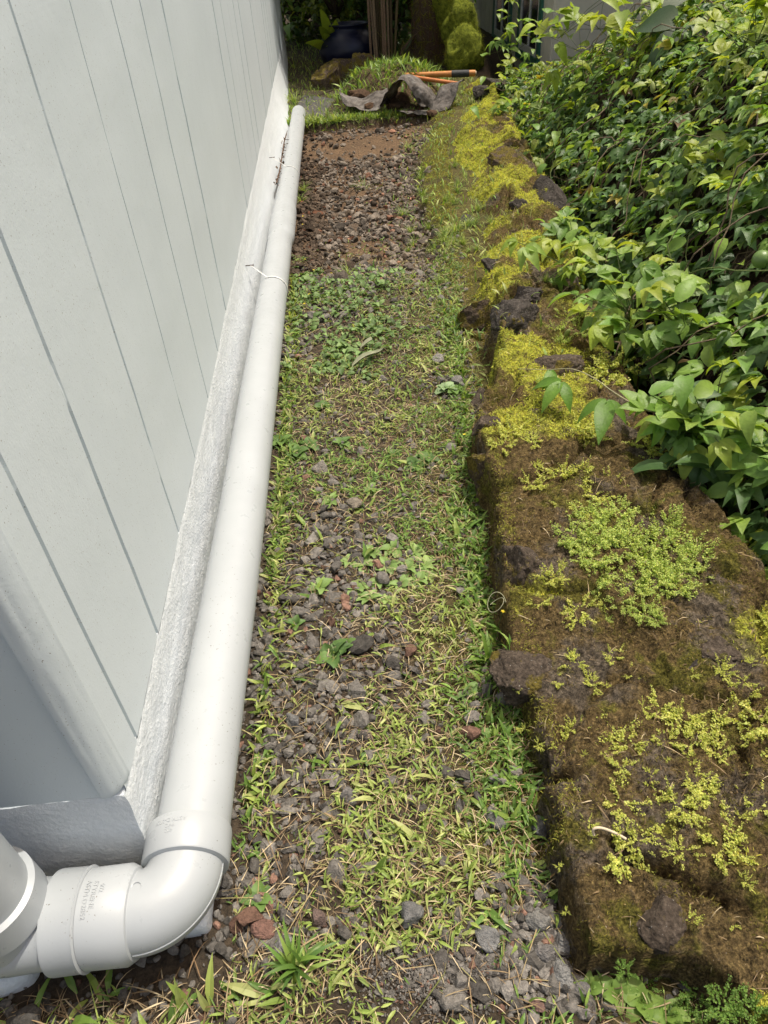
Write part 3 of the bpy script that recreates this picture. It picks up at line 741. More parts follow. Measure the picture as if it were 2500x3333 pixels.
def grass():
    s = Soup(); t = Soup()
    # creeping grass on the near path: little sprigs of short broad blades
    x, y, r = scatter_path(6800, 31, 0.10, 3.5, 0.05)
    left = 1 - sstep(0.02, 0.10, x - pipe_x(y) - 0.057)
    dens = np.clip(.80 - 1.15 * bare(x, y) + 0.35 * left + .35 * fbm(x * 7, y * 7, 12, 3), 0.05, 1) * np.where(x < pipe_x(y) + .07, .8, 1)
    keep = (r.random(len(x)) < dens) & ((x > pipe_x(y) + 0.05) | (y < 0.36)) & (dug(x, y) < .4) & (x < wl(y) + .015)
    x, y = x[keep], y[keep]; n = len(x); k = 5
    X2 = np.repeat(x, k) + r.normal(0, .006, n * k); Y2 = np.repeat(y, k) + r.normal(0, .006, n * k)
    pal = np.where((fbm(X2 * 3, Y2 * 3, 5, 2) + .25 * (X2 > 0.12))[:, None] > .12, greens(n * k, r, G_MID), greens(n * k, r, G_YEL))
    sz = r.uniform(.008, .029, n * k) * np.where(Y2 > 1.6, 1.0, 1.0)
    put_blades(s, X2, Y2, ground_z(X2, Y2) + r.uniform(.002, .012, n * k), r, sz, pal, BLADES, (.45, .4))
    # longer blades along the pipe, the wall foot and the lawn
    def strip(n, fx_, y0, y1, seed, size, pal, T=BLADES, pitch=(.9, .35)):
        r = np.random.default_rng(seed); y = r.uniform(y0, y1, n); x = fx_(y, r)
        put_blades(s, x, y, top_z(x, y), r, r.uniform(*size, n), greens(n, r, pal), T, pitch)
    strip(950, lambda y, r: pipe_x(y) + .055 + np.abs(r.normal(0, .022, len(y))), 0.65, 3.2, 32, (.018, .048), G_MID + G_YEL + G_YEL)
    strip(600, lambda y, r: pipe_x(y) + .1 + (wl(y) - pipe_x(y) - .1) * r.random(len(y)) ** .6, 3.1, 3.75, 133, (.012, .04), G_MID + G_YEL, BLADES, (.5, .4))
    strip(520, lambda y, r: pipe_x(y) + .08 + (wl(y) - pipe_x(y) - .1) * r.random(len(y)), .15, 3.3, 132, (.035, .062), G_YEL + G_MID, BLADES + THIN, (.55, .35))
    strip(1300, lambda y, r: wl(y) - np.abs(r.normal(0, .035, len(y))), .55, 2.6, 33, (.02, .05), G_MID)
    strip(2600, lambda y, r: wl(y) - .02 + r.normal(0, .13, len(y)) + .12 * fbm(y * 2.0, 0 * y, 3, 2), 1.9, 6.2, 34, (.02, .06), G_MID + G_YEL, THIN + BLADES[:2], (1.0, .35))
    strip(700, lambda y, r: wl(y) + .12 + np.abs(r.normal(0, .12, len(y))), 2.8, 6.6, 35, (.03, .08), G_YEL, THIN, (1.0, .35))
    # the lawn beyond the dug strip
    r = np.random.default_rng(36); n = 15000; y = LIP - .01 + 6.0 * r.random(n) ** 1.6; x = r.uniform(-.6, 1.5, n); k = x < wl(y) + .2
    x, y = x[k], y[k]; put_blades(s, x, y, ground_z(x, y), r, r.uniform(.03, .065, len(x)), greens(len(x), r, G_MID + G_YEL), THIN + BLADES[:1], (1.1, .35))
    r = np.random.default_rng(37); n = 2600; x = r.uniform(-.3, .72, n); y = LIP + .02 + np.abs(r.normal(0, .05, n))
    put_blades(s, x, y, ground_z(x, y + .04), r, r.uniform(.03, .075, n), greens(n, r, G_YEL + G_MID), THIN + BLADES[:1], (.9, .5))
    # dry thatch between
    x, y, r = scatter_path(19000, 38, .08, 3.6); k = ((x > pipe_x(y) + .05) | (y < .38)) & (r.random(len(x)) < 1.05 - .6 * bare(x, y)); x, y = x[k], y[k]; n = len(x)
    put_blades(t, x, y, ground_z(x, y) + r.uniform(.002, .015, n), r, r.uniform(.014, .055, n), greens(n, r, G_DRY), THIN, (.12, .3))
    x, y, r = scatter_path(900, 41, .12, 3.4); k = x > pipe_x(y) + .07; x, y = x[k], y[k]; n = len(x)          # runners tying the tufts together
    put_blades(t, x, y, ground_z(x, y) + .010, r, r.uniform(.06, .14, n), greens(n, r, [(.24, .22, .09), (.30, .24, .12), (.18, .20, .06), (.20, .14, .08)]), [blade(b, 9, .007, .2, .4) for b in (-.25, -.4)], (.08, .08))
    x, y, r = scatter_path(13000, 42, .12, 3.5); k = (x > pipe_x(y) + .05) & (x < wl(y)) & (r.random(len(x)) < 1.05 - .8 * bare(x, y)); x, y = x[k], y[k]; n = len(x)
    put_blades(s, x, y, ground_z(x, y) + r.uniform(0, .006, n), r, r.uniform(.006, .015, n), greens(n, r, G_MID + G_YEL + [(.16, .19, .05)], .25), BLADES, (.5, .5))
    r = np.random.default_rng(39); n = 900; y = 3.1 + 3.3 * r.random(n); x = -.2 + (wl(y) + .1) * r.random(n)
    put_blades(t, x, y, ground_z(x, y) + .006, r, r.uniform(.015, .05, n), greens(n, r, G_DRY), THIN, (.15, .35))
    # the strip in front of the pipe corner
    r = np.random.default_rng(40); n = 2600; x = r.uniform(-1.0, -.12, n); y = r.uniform(.10, .44, n); k = (y < .40) | (x > -.25); x, y = x[k], y[k]; n = len(x)
    put_blades(t, x, y, ground_z(x, y) + r.uniform(.002, .014, n), r, r.uniform(.02, .07, n), greens(n, r, G_DRY + [(.20, .13, .07)]), THIN, (.18, .35))
    n = 420; x = r.uniform(-1.0, -.15, n); y = r.uniform(.10, .40, n)
    put_blades(s, x, y, ground_z(x, y), r, r.uniform(.025, .075, n), greens(n, r, G_MID + G_YEL), BLADES + THIN, (.6, .4))
    tag(obj('grass', s.mesh('grass', GRASS)), kind='stuff'); tag(obj('dry_grass', t.mesh('dry_grass', THATCH)), kind='stuff')
grass()

# ------------------------------------------------------------------ weeds: countable plants
def spoon(rows=6, width=.30, droop=.55, wave=.03, seed=0):
    t = np.linspace(0, 1, rows); r = np.random.default_rng(seed)
    w = width * (0.12 + 0.88 * np.sin(np.pi * np.clip((t - .12) / .88, 0, 1) ** .85) ** .8) ; w[-1] = width * .30; w[0] = width * .12
    z = .35 * np.sin(t * 1.4) - droop * t ** 2
    cols = []
    for c, q in enumerate((-1, -.5, 0, .5, 1)):
        cols.append(np.stack([w * q * (1 + .12 * np.sin(t * 25 + c)), t, z + .35 * abs(q) * w + wave * np.sin(t * 14 + q * 3 + seed)], 1))
    V = np.stack(cols, 1).reshape(-1, 3); F = [[5 * k + c, 5 * k + c + 1, 5 * k + 6 + c, 5 * k + 5 + c] for k in range(rows - 1) for c in range(4)]
    return V, np.array(F)
def rosette_mesh(seed, n, pal, size=(.7, 1.0), width=.30, pitch=.25):
    r = np.random.default_rng(seed); s = Soup()
    for k in range(n):
        tv, tf = spoon(6, width * r.uniform(.85, 1.15), r.uniform(.3, .7), .03, k)
        M = rots([k * 2.4 + r.normal(0, .25)], [r.normal(pitch, .16)], [r.normal(0, .2)], [r.uniform(*size)])
        inst(s, tv, tf, M, np.array([[0, 0, .02 * k / n]]), greens(1, r, pal, .12))
    return s.mesh('rosette_weed', WEED, True)
PALE = [(.24, .36, .11), (.30, .41, .13), (.20, .31, .09)]; DEEP = [(.11, .20, .055), (.14, .24, .06), (.09, .17, .05)]
def plants_at(name, meshes, places, label, cat, group, mat_seed, zoff=0.0):
    r = np.random.default_rng(mat_seed)
    for k, (px, py, w) in enumerate(places):
        p = at_wall(px, py); d = np.linalg.norm(p - EYE); S = w * 1.507 * d / FPX * (.40 if 'weed' in name else .5)
        o = obj(name, meshes[k % len(meshes)]); o.location = (p[0], p[1], p[2] + zoff); o.scale = (S, S, S)
        n = normal_of(top_z, np.array([p[0]]), np.array([p[1]]), .03)[0]
        if n[2] < .8: n = np.array([n[0] * .4, n[1] * .4, 1])
        q = Vector(n).to_track_quat('Z', 'Y'); o.rotation_mode = 'QUATERNION'
        from mathutils import Quaternion
        o.rotation_quaternion = q @ Quaternion((0, 0, 1), r.random() * 6.28)
        tag(o, label, cat, group)
RP = [rosette_mesh(60 + k, 7 + k, PALE) for k in range(4)]; RD = [rosette_mesh(70 + k, 6 + k, DEEP, width=.34, pitch=.4) for k in range(4)]
r_ = np.random.default_rng(8)
patch = [(805, 1195, 70), (850, 1188, 80), (895, 1195, 75), (790, 1225, 75), (838, 1225, 85), (880, 1232, 80), (918, 1222, 70), (820, 1258, 75), (865, 1265, 75), (905, 1258, 75), (925, 1245, 60), (770, 1275, 85), (800, 1295, 85), (690, 1275, 95), (840, 1300, 70), (755, 1215, 70), (715, 1085, 75), (800, 1060, 60)]
plants_at('rosette_weed', RP, patch, 'pale green toothed rosette weed in the patch on the bare gravel', 'weed', 'pale rosettes on the gravel', 1)
plants_at('broadleaf_weed', RD, [(640, 985, 90), (610, 960, 80), (665, 965, 70), (720, 1420, 120), (745, 1400, 90), (560, 1945, 90), (925, 995, 80), (900, 1010, 75), (640, 1350, 70), (980, 850, 70), (690, 800, 60), (700, 880, 60), (800, 1640, 70), (740, 960, 60), (850, 985, 60)],
          'dark green broadleaf weed growing low among the path gravel', 'weed', 'dark broadleaf weeds on the path', 2)
plants_at('dock_weed', [rosette_mesh(81, 3, [(.17, .27, .08)], width=.36)], [(1012, 1500, 90), (1035, 1590, 80), (1010, 1745, 60), (850, 1800, 60), (785, 1580, 60)], 'light green weed of a few broad crinkled leaves in the grass near the wall', 'weed', 'few-leaved dock weeds', 3)
plants_at('clover_plant', [rosette_mesh(82, 9, [(.28, .40, .20)], width=.4, pitch=.5)], [(965, 845, 58)], 'pale mint green plant beside the grey stone at the wall foot', 'weed', None, 4)
plants_at('seedling', [rosette_mesh(85, 6, [(.20, .30, .06), (.16, .26, .05)], width=.34, pitch=.5)], [(1270, 2130, 70), (1330, 2150, 80), (1385, 2165, 90), (1440, 2190, 80)], 'light green seedling with rounded leaves in front of the slabs', 'weed', 'seedlings before the front slabs', 14)
# the carpet of small round leaves beside the far pipe (past counting)
def carpet():
    s = Soup(); r = np.random.default_rng(44); T = [spoon(4, .36, .5, .02, k) for k in range(3)]
    n = 1700; px = r.uniform(615, 880, n); py = r.uniform(570, 830, n)
    P = np.array([on_z(a, b, 0) for a, b in zip(px, py)]); x, y = P[:, 0], P[:, 1]
    k = (x > pipe_x(y) + .06) & (r.random(n) < np.clip(1.0 - .5 * sstep(1.9, 2.5, 4.4 - y) * 2 + 1.3 * fbm(x * 7, y * 7, 2, 3) - .6 * bare(x, y) - sstep(.0, .22, x - .05), 0, 1)) & (dug(x, y) < .5); x, y = x[k], y[k]; n = len(x)
    c = greens(n, r, [(.13, .21, .065), (.17, .27, .09), (.10, .17, .05), (.21, .31, .11)], .2); kk = r.integers(0, 3, n)
    M = rots(r.random(n) * 6.3, r.normal(.2, .3, n), r.normal(0, .3, n), r.uniform(.014, .034, n)); Q = np.stack([x, y, ground_z(x, y) + r.uniform(.004, .022, n)], 1)
    for j in range(3): inst(s, T[j][0], T[j][1], M[kk == j], Q[kk == j], c[kk == j])
    tag(obj('ground_cover', s.mesh('ground_cover', WEED, True)), kind='stuff')
carpet()
# tall and tufted grasses that stand out
def tuft_mesh(seed, n, pal, T=None, pitch=(1.05, .3), spread=.12):
    r = np.random.default_rng(seed); s = Soup(); a = r.random(n) * 6.28
    put_blades(s, spread * r.random(n) * np.cos(a), spread * r.random(n) * np.sin(a), np.zeros(n), r, r.uniform(.5, 1.0, n), greens(n, r, pal), T or [blade(b, 7, .045, .25) for b in (-.8, -1.4, -2.0)], pitch)
    return s.mesh('grass_tuft', GRASS, True)
TB = [tuft_mesh(90 + k, 34, G_MID + [(.10, .19, .05)]) for k in range(3)]
TL = [tuft_mesh(95 + k, 50, G_YEL + G_MID, THIN) for k in range(3)]
def tufts(places, meshes, label, group, seed):
    r = np.random.default_rng(seed)
    for k, (px, py, w) in enumerate(places):
        p = at_wall(px, py); d = np.linalg.norm(p - EYE); S = w * 1.507 * d / FPX * .62
        o = obj('grass_tuft', meshes[k % len(meshes)]); o.location = p; o.scale = (S, S, S); o.rotation_euler = (0, 0, r.random() * 6.28)
        tag(o, label, 'grass tuft', group)
tufts([(640, 2095, 170)], TB, 'broad-bladed dark green grass tuft at the bottom of the path', None, 1)
tufts([(1055, 1425, 130)], [tuft_mesh(99, 12, G_MID, [blade(b, 7, .06, .25) for b in (-.8, -1.4)], (.9, .5))], 'tall grass stalk with long arching blades beside the dark wall rock', None, 2)
tufts([(985, 505, 85), (960, 525, 75), (1010, 490, 70), (1000, 530, 60), (940, 545, 60)], TL, 'long fine green grass tuft at the wall foot near the dug strip', 'fine tufts at the wall foot', 3)
tufts([(785, 408, 70)], [tuft_mesh(101, 40, [(.35, .38, .22), (.28, .33, .14), (.15, .22, .06)], THIN, (.6, .5))], 'single pale grass tuft left standing in the dug gravel', None, 4)
_r = np.random.default_rng(17); _pl = [(a, b, w) for a, b, w in zip(_r.uniform(880, 1060, 26), _r.uniform(320, 660, 26), _r.uniform(35, 62, 26))]
tufts(_pl, TL, 'short bright grass tuft on the slope between the dug strip and the wall', 'tufts on the grassy slope', 12)
tufts([(655, 420, 70), (650, 440, 60)], TL, 'grass tuft beside the pipe at the edge of the dug strip', 'tufts beside the far pipe', 5)
tufts([(635, 225, 60)], TL, 'grass tuft growing between the pipe end and the house', None, 6)
tufts([(750, 600, 80), (1180, 610, 60)], TL, 'lone grass tuft on the path just before the dug strip', 'lone tufts', 7)
tufts([(870, 470, 60)], TL, 'yellow green grass tuft on the right of the dug gravel', None, 8)

# ------------------------------------------------------------------ rockweed clumps on the wall
def sprig(soup, r, base, dirn, length, pal, lean):
    n = 8; t = np.linspace(0, 1, n)[:, None]
    side = np.cross(dirn, [0, 0, 1]); path = base + dirn * length * t + np.array([0, 0, 1]) * length * lean * t ** 1.5 + side * (r.normal(0, .12) * length * t ** 2)
    V, F = tube(path, np.linspace(.012, .005, n), 4); soup.add(V, F, np.array([.22, .24, .07]))
    m = int(40 * length / .8) + 8; tt = r.random(m) ** .75; P = base + dirn * length * tt[:, None] + np.array([0, 0, 1]) * length * lean * (tt ** 1.5)[:, None] + r.normal(0, .034, (m, 3))
    M = rots(r.random(m) * 6.3, r.normal(.3, .5, m), r.normal(0, .5, m), r.uniform(.055, .10, m) * (1.15 - .5 * tt))
    inst(soup, LEAFLET[0], LEAFLET[1], M, P, greens(m, r, pal, .15))
LEAFLET = (np.array([[0, -.5, 0], [.42, -.1, .08], [.36, .35, .1], [0, .6, .02], [-.36, .35, .1], [-.42, -.1, .08]]), np.array([[0, 1, 2, 3], [0, 3, 4, 5]]))
LIME = [(.56, .62, .15), (.64, .68, .18), (.45, .53, .12), (.65, .63, .18)]; LIMEG = [(.42, .55, .14), (.52, .61, .17), (.35, .48, .12), (.58, .64, .18)]
def rockweed_mesh(seed, n, pal, lean=.45):
    r = np.random.default_rng(seed); s = Soup()
    for k in range(n):
        a = k * 2.4 + r.normal(0, .4); d = np.array([math.cos(a), math.sin(a), 0]); b = d * r.random() * .35
        sprig(s, r, b, d, r.uniform(.45, .9), pal, abs(r.normal(lean, .25)))
        for _ in range(2):
            a2 = a + r.normal(0, .8); d2 = np.array([math.cos(a2), math.sin(a2), 0]); sprig(s, r, b + d * r.uniform(.15, .4), d2, r.uniform(.2, .4), pal, .5)
    return s.mesh('rockweed', PILEA)
PK = [rockweed_mesh(110 + k, 9, LIME) for k in range(4)]; PG = [rockweed_mesh(120 + k, 16, LIMEG, .6) for k in range(4)]
clumps = [(1250, 925, 70), (1285, 950, 60), (1105, 935, 70), (1085, 965, 60), (1150, 955, 50), (1180, 1030, 80), (1215, 1020, 80), (1250, 1035, 70), (1150, 1045, 60), (1220, 1100, 55),
          (1310, 1060, 80), (1285, 1070, 70), (1345, 1075, 60), (1400, 965, 80), (1430, 990, 80), (1455, 1005, 60), (1385, 940, 60), (1240, 1170, 60), (1195, 1250, 60), (1165, 1300, 50), (1255, 1320, 80), (1220, 1600, 60), (1245, 1575, 50),
          (1320, 1580, 90), (1355, 1610, 80), (1425, 1535, 80), (1470, 1555, 80), (1530, 1570, 80), (1495, 1600, 80), (1340, 1660, 60), (1545, 1625, 60), (1440, 1600, 60), (1345, 1735, 90), (1340, 1850, 110), (1375, 1815, 70),
          (1440, 1775, 80), (1470, 1740, 80), (1530, 1720, 90), (1500, 1700, 70), (1560, 1830, 90), (1475, 1840, 60), (1600, 1845, 60), (1645, 1560, 110), (1650, 1640, 90), (1650, 1745, 80), (1650, 1340, 60), (1625, 1150, 60), (1600, 1130, 50),
          (1280, 1480, 50), (1240, 1430, 60), (1330, 1420, 50), (1200, 1470, 40), (1500, 980, 40), (1370, 1455, 45), (1560, 1450, 50), (1600, 1500, 60)]
_r = np.random.default_rng(18); _e = [(x, y, w) for x, y, w in zip(_r.uniform(1090, 1640, 64), _r.uniform(900, 1990, 64), _r.uniform(24, 52, 64)) if x > 1110 + max(0, (y - 1500) * .22) and x < 1180 + (y - 700) * .62]
clumps = [(a, b, c * 1.5) for a, b, c in clumps] + _e
plants_at('rockweed', PK, clumps, 'yellow green rockweed sprig clump growing on the mossy wall top', 'rockweed', 'yellow green rockweed on the wall', 5)
big = [(1340 + dx, 1120 + dy, 125) for dx, dy in ((-60, 0), (0, -10), (60, 5), (-100, 40), (-45, 45), (15, 40), (75, 50), (130, 60), (-60, 90), (-5, 95), (55, 100), (115, 105), (165, 80), (30, 140), (80, 150), (130, 145), (-40, 130), (150, 120), (-20, 20), (40, 70), (100, 20), (0, 65), (80, 120), (-75, 60))]
plants_at('rockweed', PG, big, 'fresh green rockweed of the biggest patch in the middle of the wall', 'rockweed', 'big green rockweed patch', 6)
plants_at('rockweed', PG, [(1290, 1270, 90), (1345, 1300, 90), (1395, 1330, 90), (1420, 1340, 60), (1310, 1335, 60)], 'green rockweed in the strip just below the biggest patch', 'rockweed', 'green rockweed strip', 7)
plants_at('rockweed', PK, [(1330, 800, 150), (1370, 790, 150), (1350, 770, 150), (1320, 830, 110), (1390, 815, 100), (1345, 800, 150), (1310, 790, 110)], 'tall bushy rockweed before the black crumbly rock', 'rockweed', 'bushy rockweed', 8)
plants_at('rockweed', PG, [(1230, 690, 80), (1270, 685, 80), (1200, 710, 70), (1170, 825, 50), (1255, 720, 70), (1290, 725, 70), (1215, 735, 60)], 'green rockweed under the edge of the vine near the domed rock', 'rockweed', 'green rockweed under the vine', 9)
PGD = [rockweed_mesh(130 + k, 12, [(.14, .26, .05), (.18, .31, .06), (.22, .36, .07)], .9) for k in range(2)]
plants_at('rockweed', PGD, [(1560, 2175, 110), (1505, 2150, 90), (1385, 2125, 80), (1615, 2190, 110), (1420, 2190, 90), (1350, 2100, 60), (1490, 2200, 90)], 'taller deep green rockweed on the ground in front of the slabs', 'rockweed', 'deep green rockweed at the front', 10)
plants_at('rockweed', PK, [(1490, 1985, 60), (1585, 2000, 55)], 'small pale rockweed on the lower front slab', 'rockweed', 'rockweed on the lower slab', 11)

# ------------------------------------------------------------------ moss (past counting)
def moss():
    s = Soup(); r = np.random.default_rng(55); n = 230000
    y = -0.2 + 7.6 * r.random(n) ** 2.0; x = wl(y) - .05 + (wr(y) - wl(y) + .06) * r.random(n)
    z = wall_z(x, y); gz = ground_z(x, y); k = z > gz - .01; x, y, z = x[k], y[k], z[k]; n = len(x)
    nr = normal_of(wall_z, x, y, .012); nr = np.clip(nr, -1, 1)
    yel = yellow_moss(x, y)
    kind = r.random(n); c = greens(n, r, [(.15, .105, .045), (.11, .08, .034), (.17, .125, .05), (.30, .22, .09), (.05, .037, .018), (.17, .15, .05)], .4)
    olive = greens(n, r, [(.15, .14, .03), (.21, .185, .04)], .25); yl = greens(n, r, [(.57, .61, .09), (.66, .67, .14), (.42, .50, .07), (.62, .57, .09)], .18)
    om = fbm(x * 9, y * 9, 31, 3) > .08; c[om] = olive[om]; ym = kind < yel; c[ym] = yl[ym]
    tan = (~ym) & (kind > .965); c[tan] = greens(int(tan.sum()), r, G_DRY, .2)
    far = 1 + .55 * sstep(1.5, 5, y)
    size = r.uniform(.0028, .0058, n) * far * np.where(ym, 1.45, 1) * np.where(tan, 2.2, 1)
    keep = ((fbm(x * 12, y * 12, 41, 3) > -.12) & (r.random(n) < np.where(y < 1.7, .72, .95))) | ym
    T = [(np.array([[-.11, 0, 0], [.11, 0, 0], [.10, .35, .75], [-.10, .35, .75], [0, .9, 1.05]]), None)]
    tv = T[0][0]; q = np.array([[0, 1, 2, 3]]); tr = np.array([[3, 2, 4]])
    M = frame_to(nr, r.random(n) * 6.283) @ rots(np.zeros(n), r.normal(-.35, .5, n), r.normal(0, .4, n), size)
    P = np.stack([x, y, z - .0008], 1); M, P, c = M[keep], P[keep], c[keep]
    V = np.einsum('nij,kj->nki', M, tv) + P[:, None]; o = (np.arange(len(P)) * 5)[:, None, None]
    me = make_mesh('moss', V.reshape(-1, 3), [(q[None] + o).reshape(-1, 4), (tr[None] + o).reshape(-1, 3)], MOSS, np.concatenate([c, c]))
    tag(obj('moss', me), kind='stuff')
    r = np.random.default_rng(57); n = 75000; y = .5 + 6.2 * r.random(n) ** 1.15; x = wl(y) + .06 - np.abs(r.normal(0, .17, n)); k = (dug(x, y) < .3) & (fbm(x * 6, y * 6, 51, 3) > -.12) & (x > pipe_x(y) + .1); x, y = x[k], y[k]; n = len(x)
    c = greens(n, r, [(.26, .26, .05), (.37, .36, .065), (.18, .15, .04), (.32, .34, .07)], .3); size = r.uniform(.003, .0065, n) * (1 + .5 * sstep(1.5, 5, y))
    M = rots(r.random(n) * 6.3, r.normal(-.35, .5, n), r.normal(0, .4, n), size); P = np.stack([x, y, top_z(x, y) - .0008], 1); V = np.einsum('nij,kj->nki', M, tv) + P[:, None]; o = (np.arange(n) * 5)[:, None, None]
    tag(obj('moss', make_mesh('moss', V.reshape(-1, 3), [(q[None] + o).reshape(-1, 4), (tr[None] + o).reshape(-1, 3)], MOSS, np.concatenate([c, c]))), kind='stuff')
    # dead stems lying on the wall
    t = Soup(); r = np.random.default_rng(56); n = 900; y = .2 + 4 * r.random(n) ** 1.4; x = wl(y) + (wr(y) - wl(y)) * r.random(n)
    put_blades(t, x, y, wall_z(x, y) + .004, r, r.uniform(.012, .05, n), greens(n, r, G_DRY), THIN, (.15, .3), normal_of(wall_z, x, y, .02))
    tag(obj('dead_stems', t.mesh('dead_stems', THATCH)), kind='stuff')
moss()

# ------------------------------------------------------------------ the passion vine hedge
def lobed_leaf(rows=6, seed=0, droop=.5, fold=.30):
    V = []; F = []; o = 0
    for ang, ln, wd in ((0, 1.0, .26), (.80, .82, .22), (-.80, .82, .22)):
        t = np.linspace(0, 1, rows); w = wd * np.sin(np.pi * np.clip(t * .9 + .1, 0, 1) ** .8); w[0] = wd * .35; w[-1] = .004
        w = w * (1 + .06 * np.cos(np.arange(rows) * np.pi))
        c, s_ = math.cos(ang), math.sin(ang); z = .10 * np.sin(t * 2.2) - droop * t ** 2
        for q in (-1, 0, 1):
            xx = w * q; yy = t * ln; V.append(np.stack([xx * c + yy * s_, -xx * s_ + yy * c, z + fold * abs(q) * w + .012 * np.sin(9 * t + seed + q)], 1))
        for k in range(rows - 1):
            for q in (0, 1): F.append([o + q * rows + k, o + (q + 1) * rows + k, o + (q + 1) * rows + k + 1, o + q * rows + k + 1])
        o += 3 * rows
    return np.concatenate(V), np.array(F)
LOBED = [lobed_leaf(6, k, d, f) for k, (d, f) in enumerate(((.15, .35), (.32, .28), (.5, .45), (.05, .3)))]
def simple_leaf(rows=6, droop=.5, fold=.3, wd=.27):
    t = np.linspace(0, 1, rows); w = wd * np.sin(np.pi * np.clip(t * .93 + .07, 0, 1) ** .75); w[-1] = .004; z = .12 * np.sin(t * 2.2) - droop * t ** 2
    V = np.concatenate([np.stack([w * q, t, z + fold * abs(q) * w], 1) for q in (-1, 0, 1)])
    F = [[q * rows + k, (q + 1) * rows + k, (q + 1) * rows + k + 1, q * rows + k + 1] for k in range(rows - 1) for q in (0, 1)]
    return V, np.array(F)
SIMPLE = [simple_leaf(6, d, f) for d, f in ((.4, .35), (.7, .3), (.15, .4))]
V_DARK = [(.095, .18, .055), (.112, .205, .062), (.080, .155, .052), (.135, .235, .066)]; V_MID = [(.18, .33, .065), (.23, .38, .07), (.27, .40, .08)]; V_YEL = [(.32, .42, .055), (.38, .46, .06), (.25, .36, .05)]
def hedge_pt(y, s):
    """s 0..1 up the face from its foot, 1..2 back over the top."""
    b = wr(y)
    hz = np.interp(y, [-1, .5, 1.2, 2, 3.2, 4.6, 5.2, 5.8, 6.6, 8], [.55, .70, .82, .88, .86, .80, .70, .42, .16, .08])
    k = np.array([[0, .10, -.62], [.25, .05, -.22], [.5, .09, .10], [.75, .36, .50], [1.0, .66, .84], [1.3, .98, .97], [1.65, 1.3, .9], [2.0, 1.5, .2]])
    xo = np.interp(s, k[:, 0], k[:, 1]); zo = np.interp(s, k[:, 0], k[:, 2]); zz = np.where(zo > 0, zo * hz, zo)
    d = .10 * fbm(y * 2.6, s * 3.5, 3, 3) + .05 * fbm(y * 8, s * 9, 6, 2)
    return np.stack([b + xo - d, y, zz + .7 * d], -1)
def vine_hedge():
    root = empty('vine_hedge', (1.3, 3, -.6), 'dense passion vine hedge heaped up along the right behind the stone wall', 'hedge')
    inv = Matrix.Translation((-1.3, -3, .6))
    yy = np.linspace(-.6, 7.7, 170); ss = np.linspace(0, 2, 50); Yg, Sg = np.meshgrid(yy, ss, indexing='ij')
    P = hedge_pt(Yg, Sg); P[:, :, 0] += .10; P[:, :, 2] -= .07
    P += .03 * np.stack([fbm(P[..., 0] * 12, P[..., 1] * 12, P[..., 2] * 12 + k * 5, 3) for k in range(3)], -1)
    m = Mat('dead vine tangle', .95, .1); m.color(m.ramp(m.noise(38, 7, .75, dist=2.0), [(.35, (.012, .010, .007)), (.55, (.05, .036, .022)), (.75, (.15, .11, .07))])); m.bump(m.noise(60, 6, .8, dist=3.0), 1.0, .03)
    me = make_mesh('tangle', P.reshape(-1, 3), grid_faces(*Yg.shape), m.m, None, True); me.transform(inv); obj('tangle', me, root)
    # thin stems
    s = Soup(); r = np.random.default_rng(61)
    for q_ in range(620):
        y0 = .4 + 6.6 * r.random(); s0 = r.uniform(.35, 1.35); a = r.normal(0, .7); L = r.uniform(.2, .8); q = np.linspace(0, 1, 12)
        ys = y0 + L * np.sin(a) * q + .05 * np.sin(q * 7 + r.random() * 6); sv = np.clip(s0 - L * np.cos(a) * q * .8, .05, 1.9)
        pt = hedge_pt(ys, sv) + (np.array([.06, 0, -.04]) * r.uniform(.2, 1) if q_ < 500 else np.array([-.055, 0, .045]) * (.3 + 1.2 * np.sin(np.linspace(0, 3.1, 12)))[:, None]) + r.normal(0, .008, (12, 3)); g = r.random()
        s.add(*tube(pt, r.uniform(.0012, .0032), 5), np.array([.20, .15, .10]) if g < .65 else np.array([.12, .16, .05]))
    me = s.mesh('stem', BARK); me.transform(inv); o = obj('stem', me, root); o['kind'] = 'stuff'
    # leaves
    s = Soup(); r = np.random.default_rng(62); n = 17500
    y = -.3 + 7.9 * r.random(n) ** 1.05; sv = r.uniform(.12, 1.75, n)
    hole = fbm(y * 2.2, sv * 2.4, 17, 3); k = (r.random(n) < np.where(hole > .26, .40, 1.0)) & (r.random(n) < np.where(sv < .3, .5, 1)); y, sv = y[k], sv[k]; n = len(y)
    e = 1e-2; P = hedge_pt(y, sv); T1 = hedge_pt(y + e, sv) - P; T2 = hedge_pt(y, sv + e) - P; N = np.cross(T2, T1); N /= np.linalg.norm(N, axis=1, keepdims=True); N[N[:, 2] < -.3] *= -1
    lift = r.uniform(-.05, .075, n)[:, None]; P = P + N * lift
    up = np.array([0, 0, 1.0]); nn = .45 * N + .8 * up + r.normal(0, .36, (n, 3))
    out = N * np.array([1, 1, 0]) + r.normal(0, .5, (n, 3)) + np.array([0, -.15, -.25]); nn /= np.linalg.norm(nn, axis=1, keepdims=True)
    yv = out - nn * (out * nn).sum(1, keepdims=True); yv /= np.linalg.norm(yv, axis=1, keepdims=True); xv = np.cross(yv, nn)
    B = np.stack([xv, yv, nn], 2); size = r.uniform(.038, .078, n)
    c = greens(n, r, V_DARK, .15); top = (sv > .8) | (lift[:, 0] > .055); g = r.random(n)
    mid = g < np.where(top, .75, .26); c[mid] = greens(int(mid.sum()), r, V_MID, .15); ye = g < np.where(top, .26, .035) * np.where(y > 3.2, 1.6, 1); c[ye] = greens(int(ye.sum()), r, V_YEL, .15)  # top leaves: young yellow-green growth, plus sunlit brightness put into the leaf colour
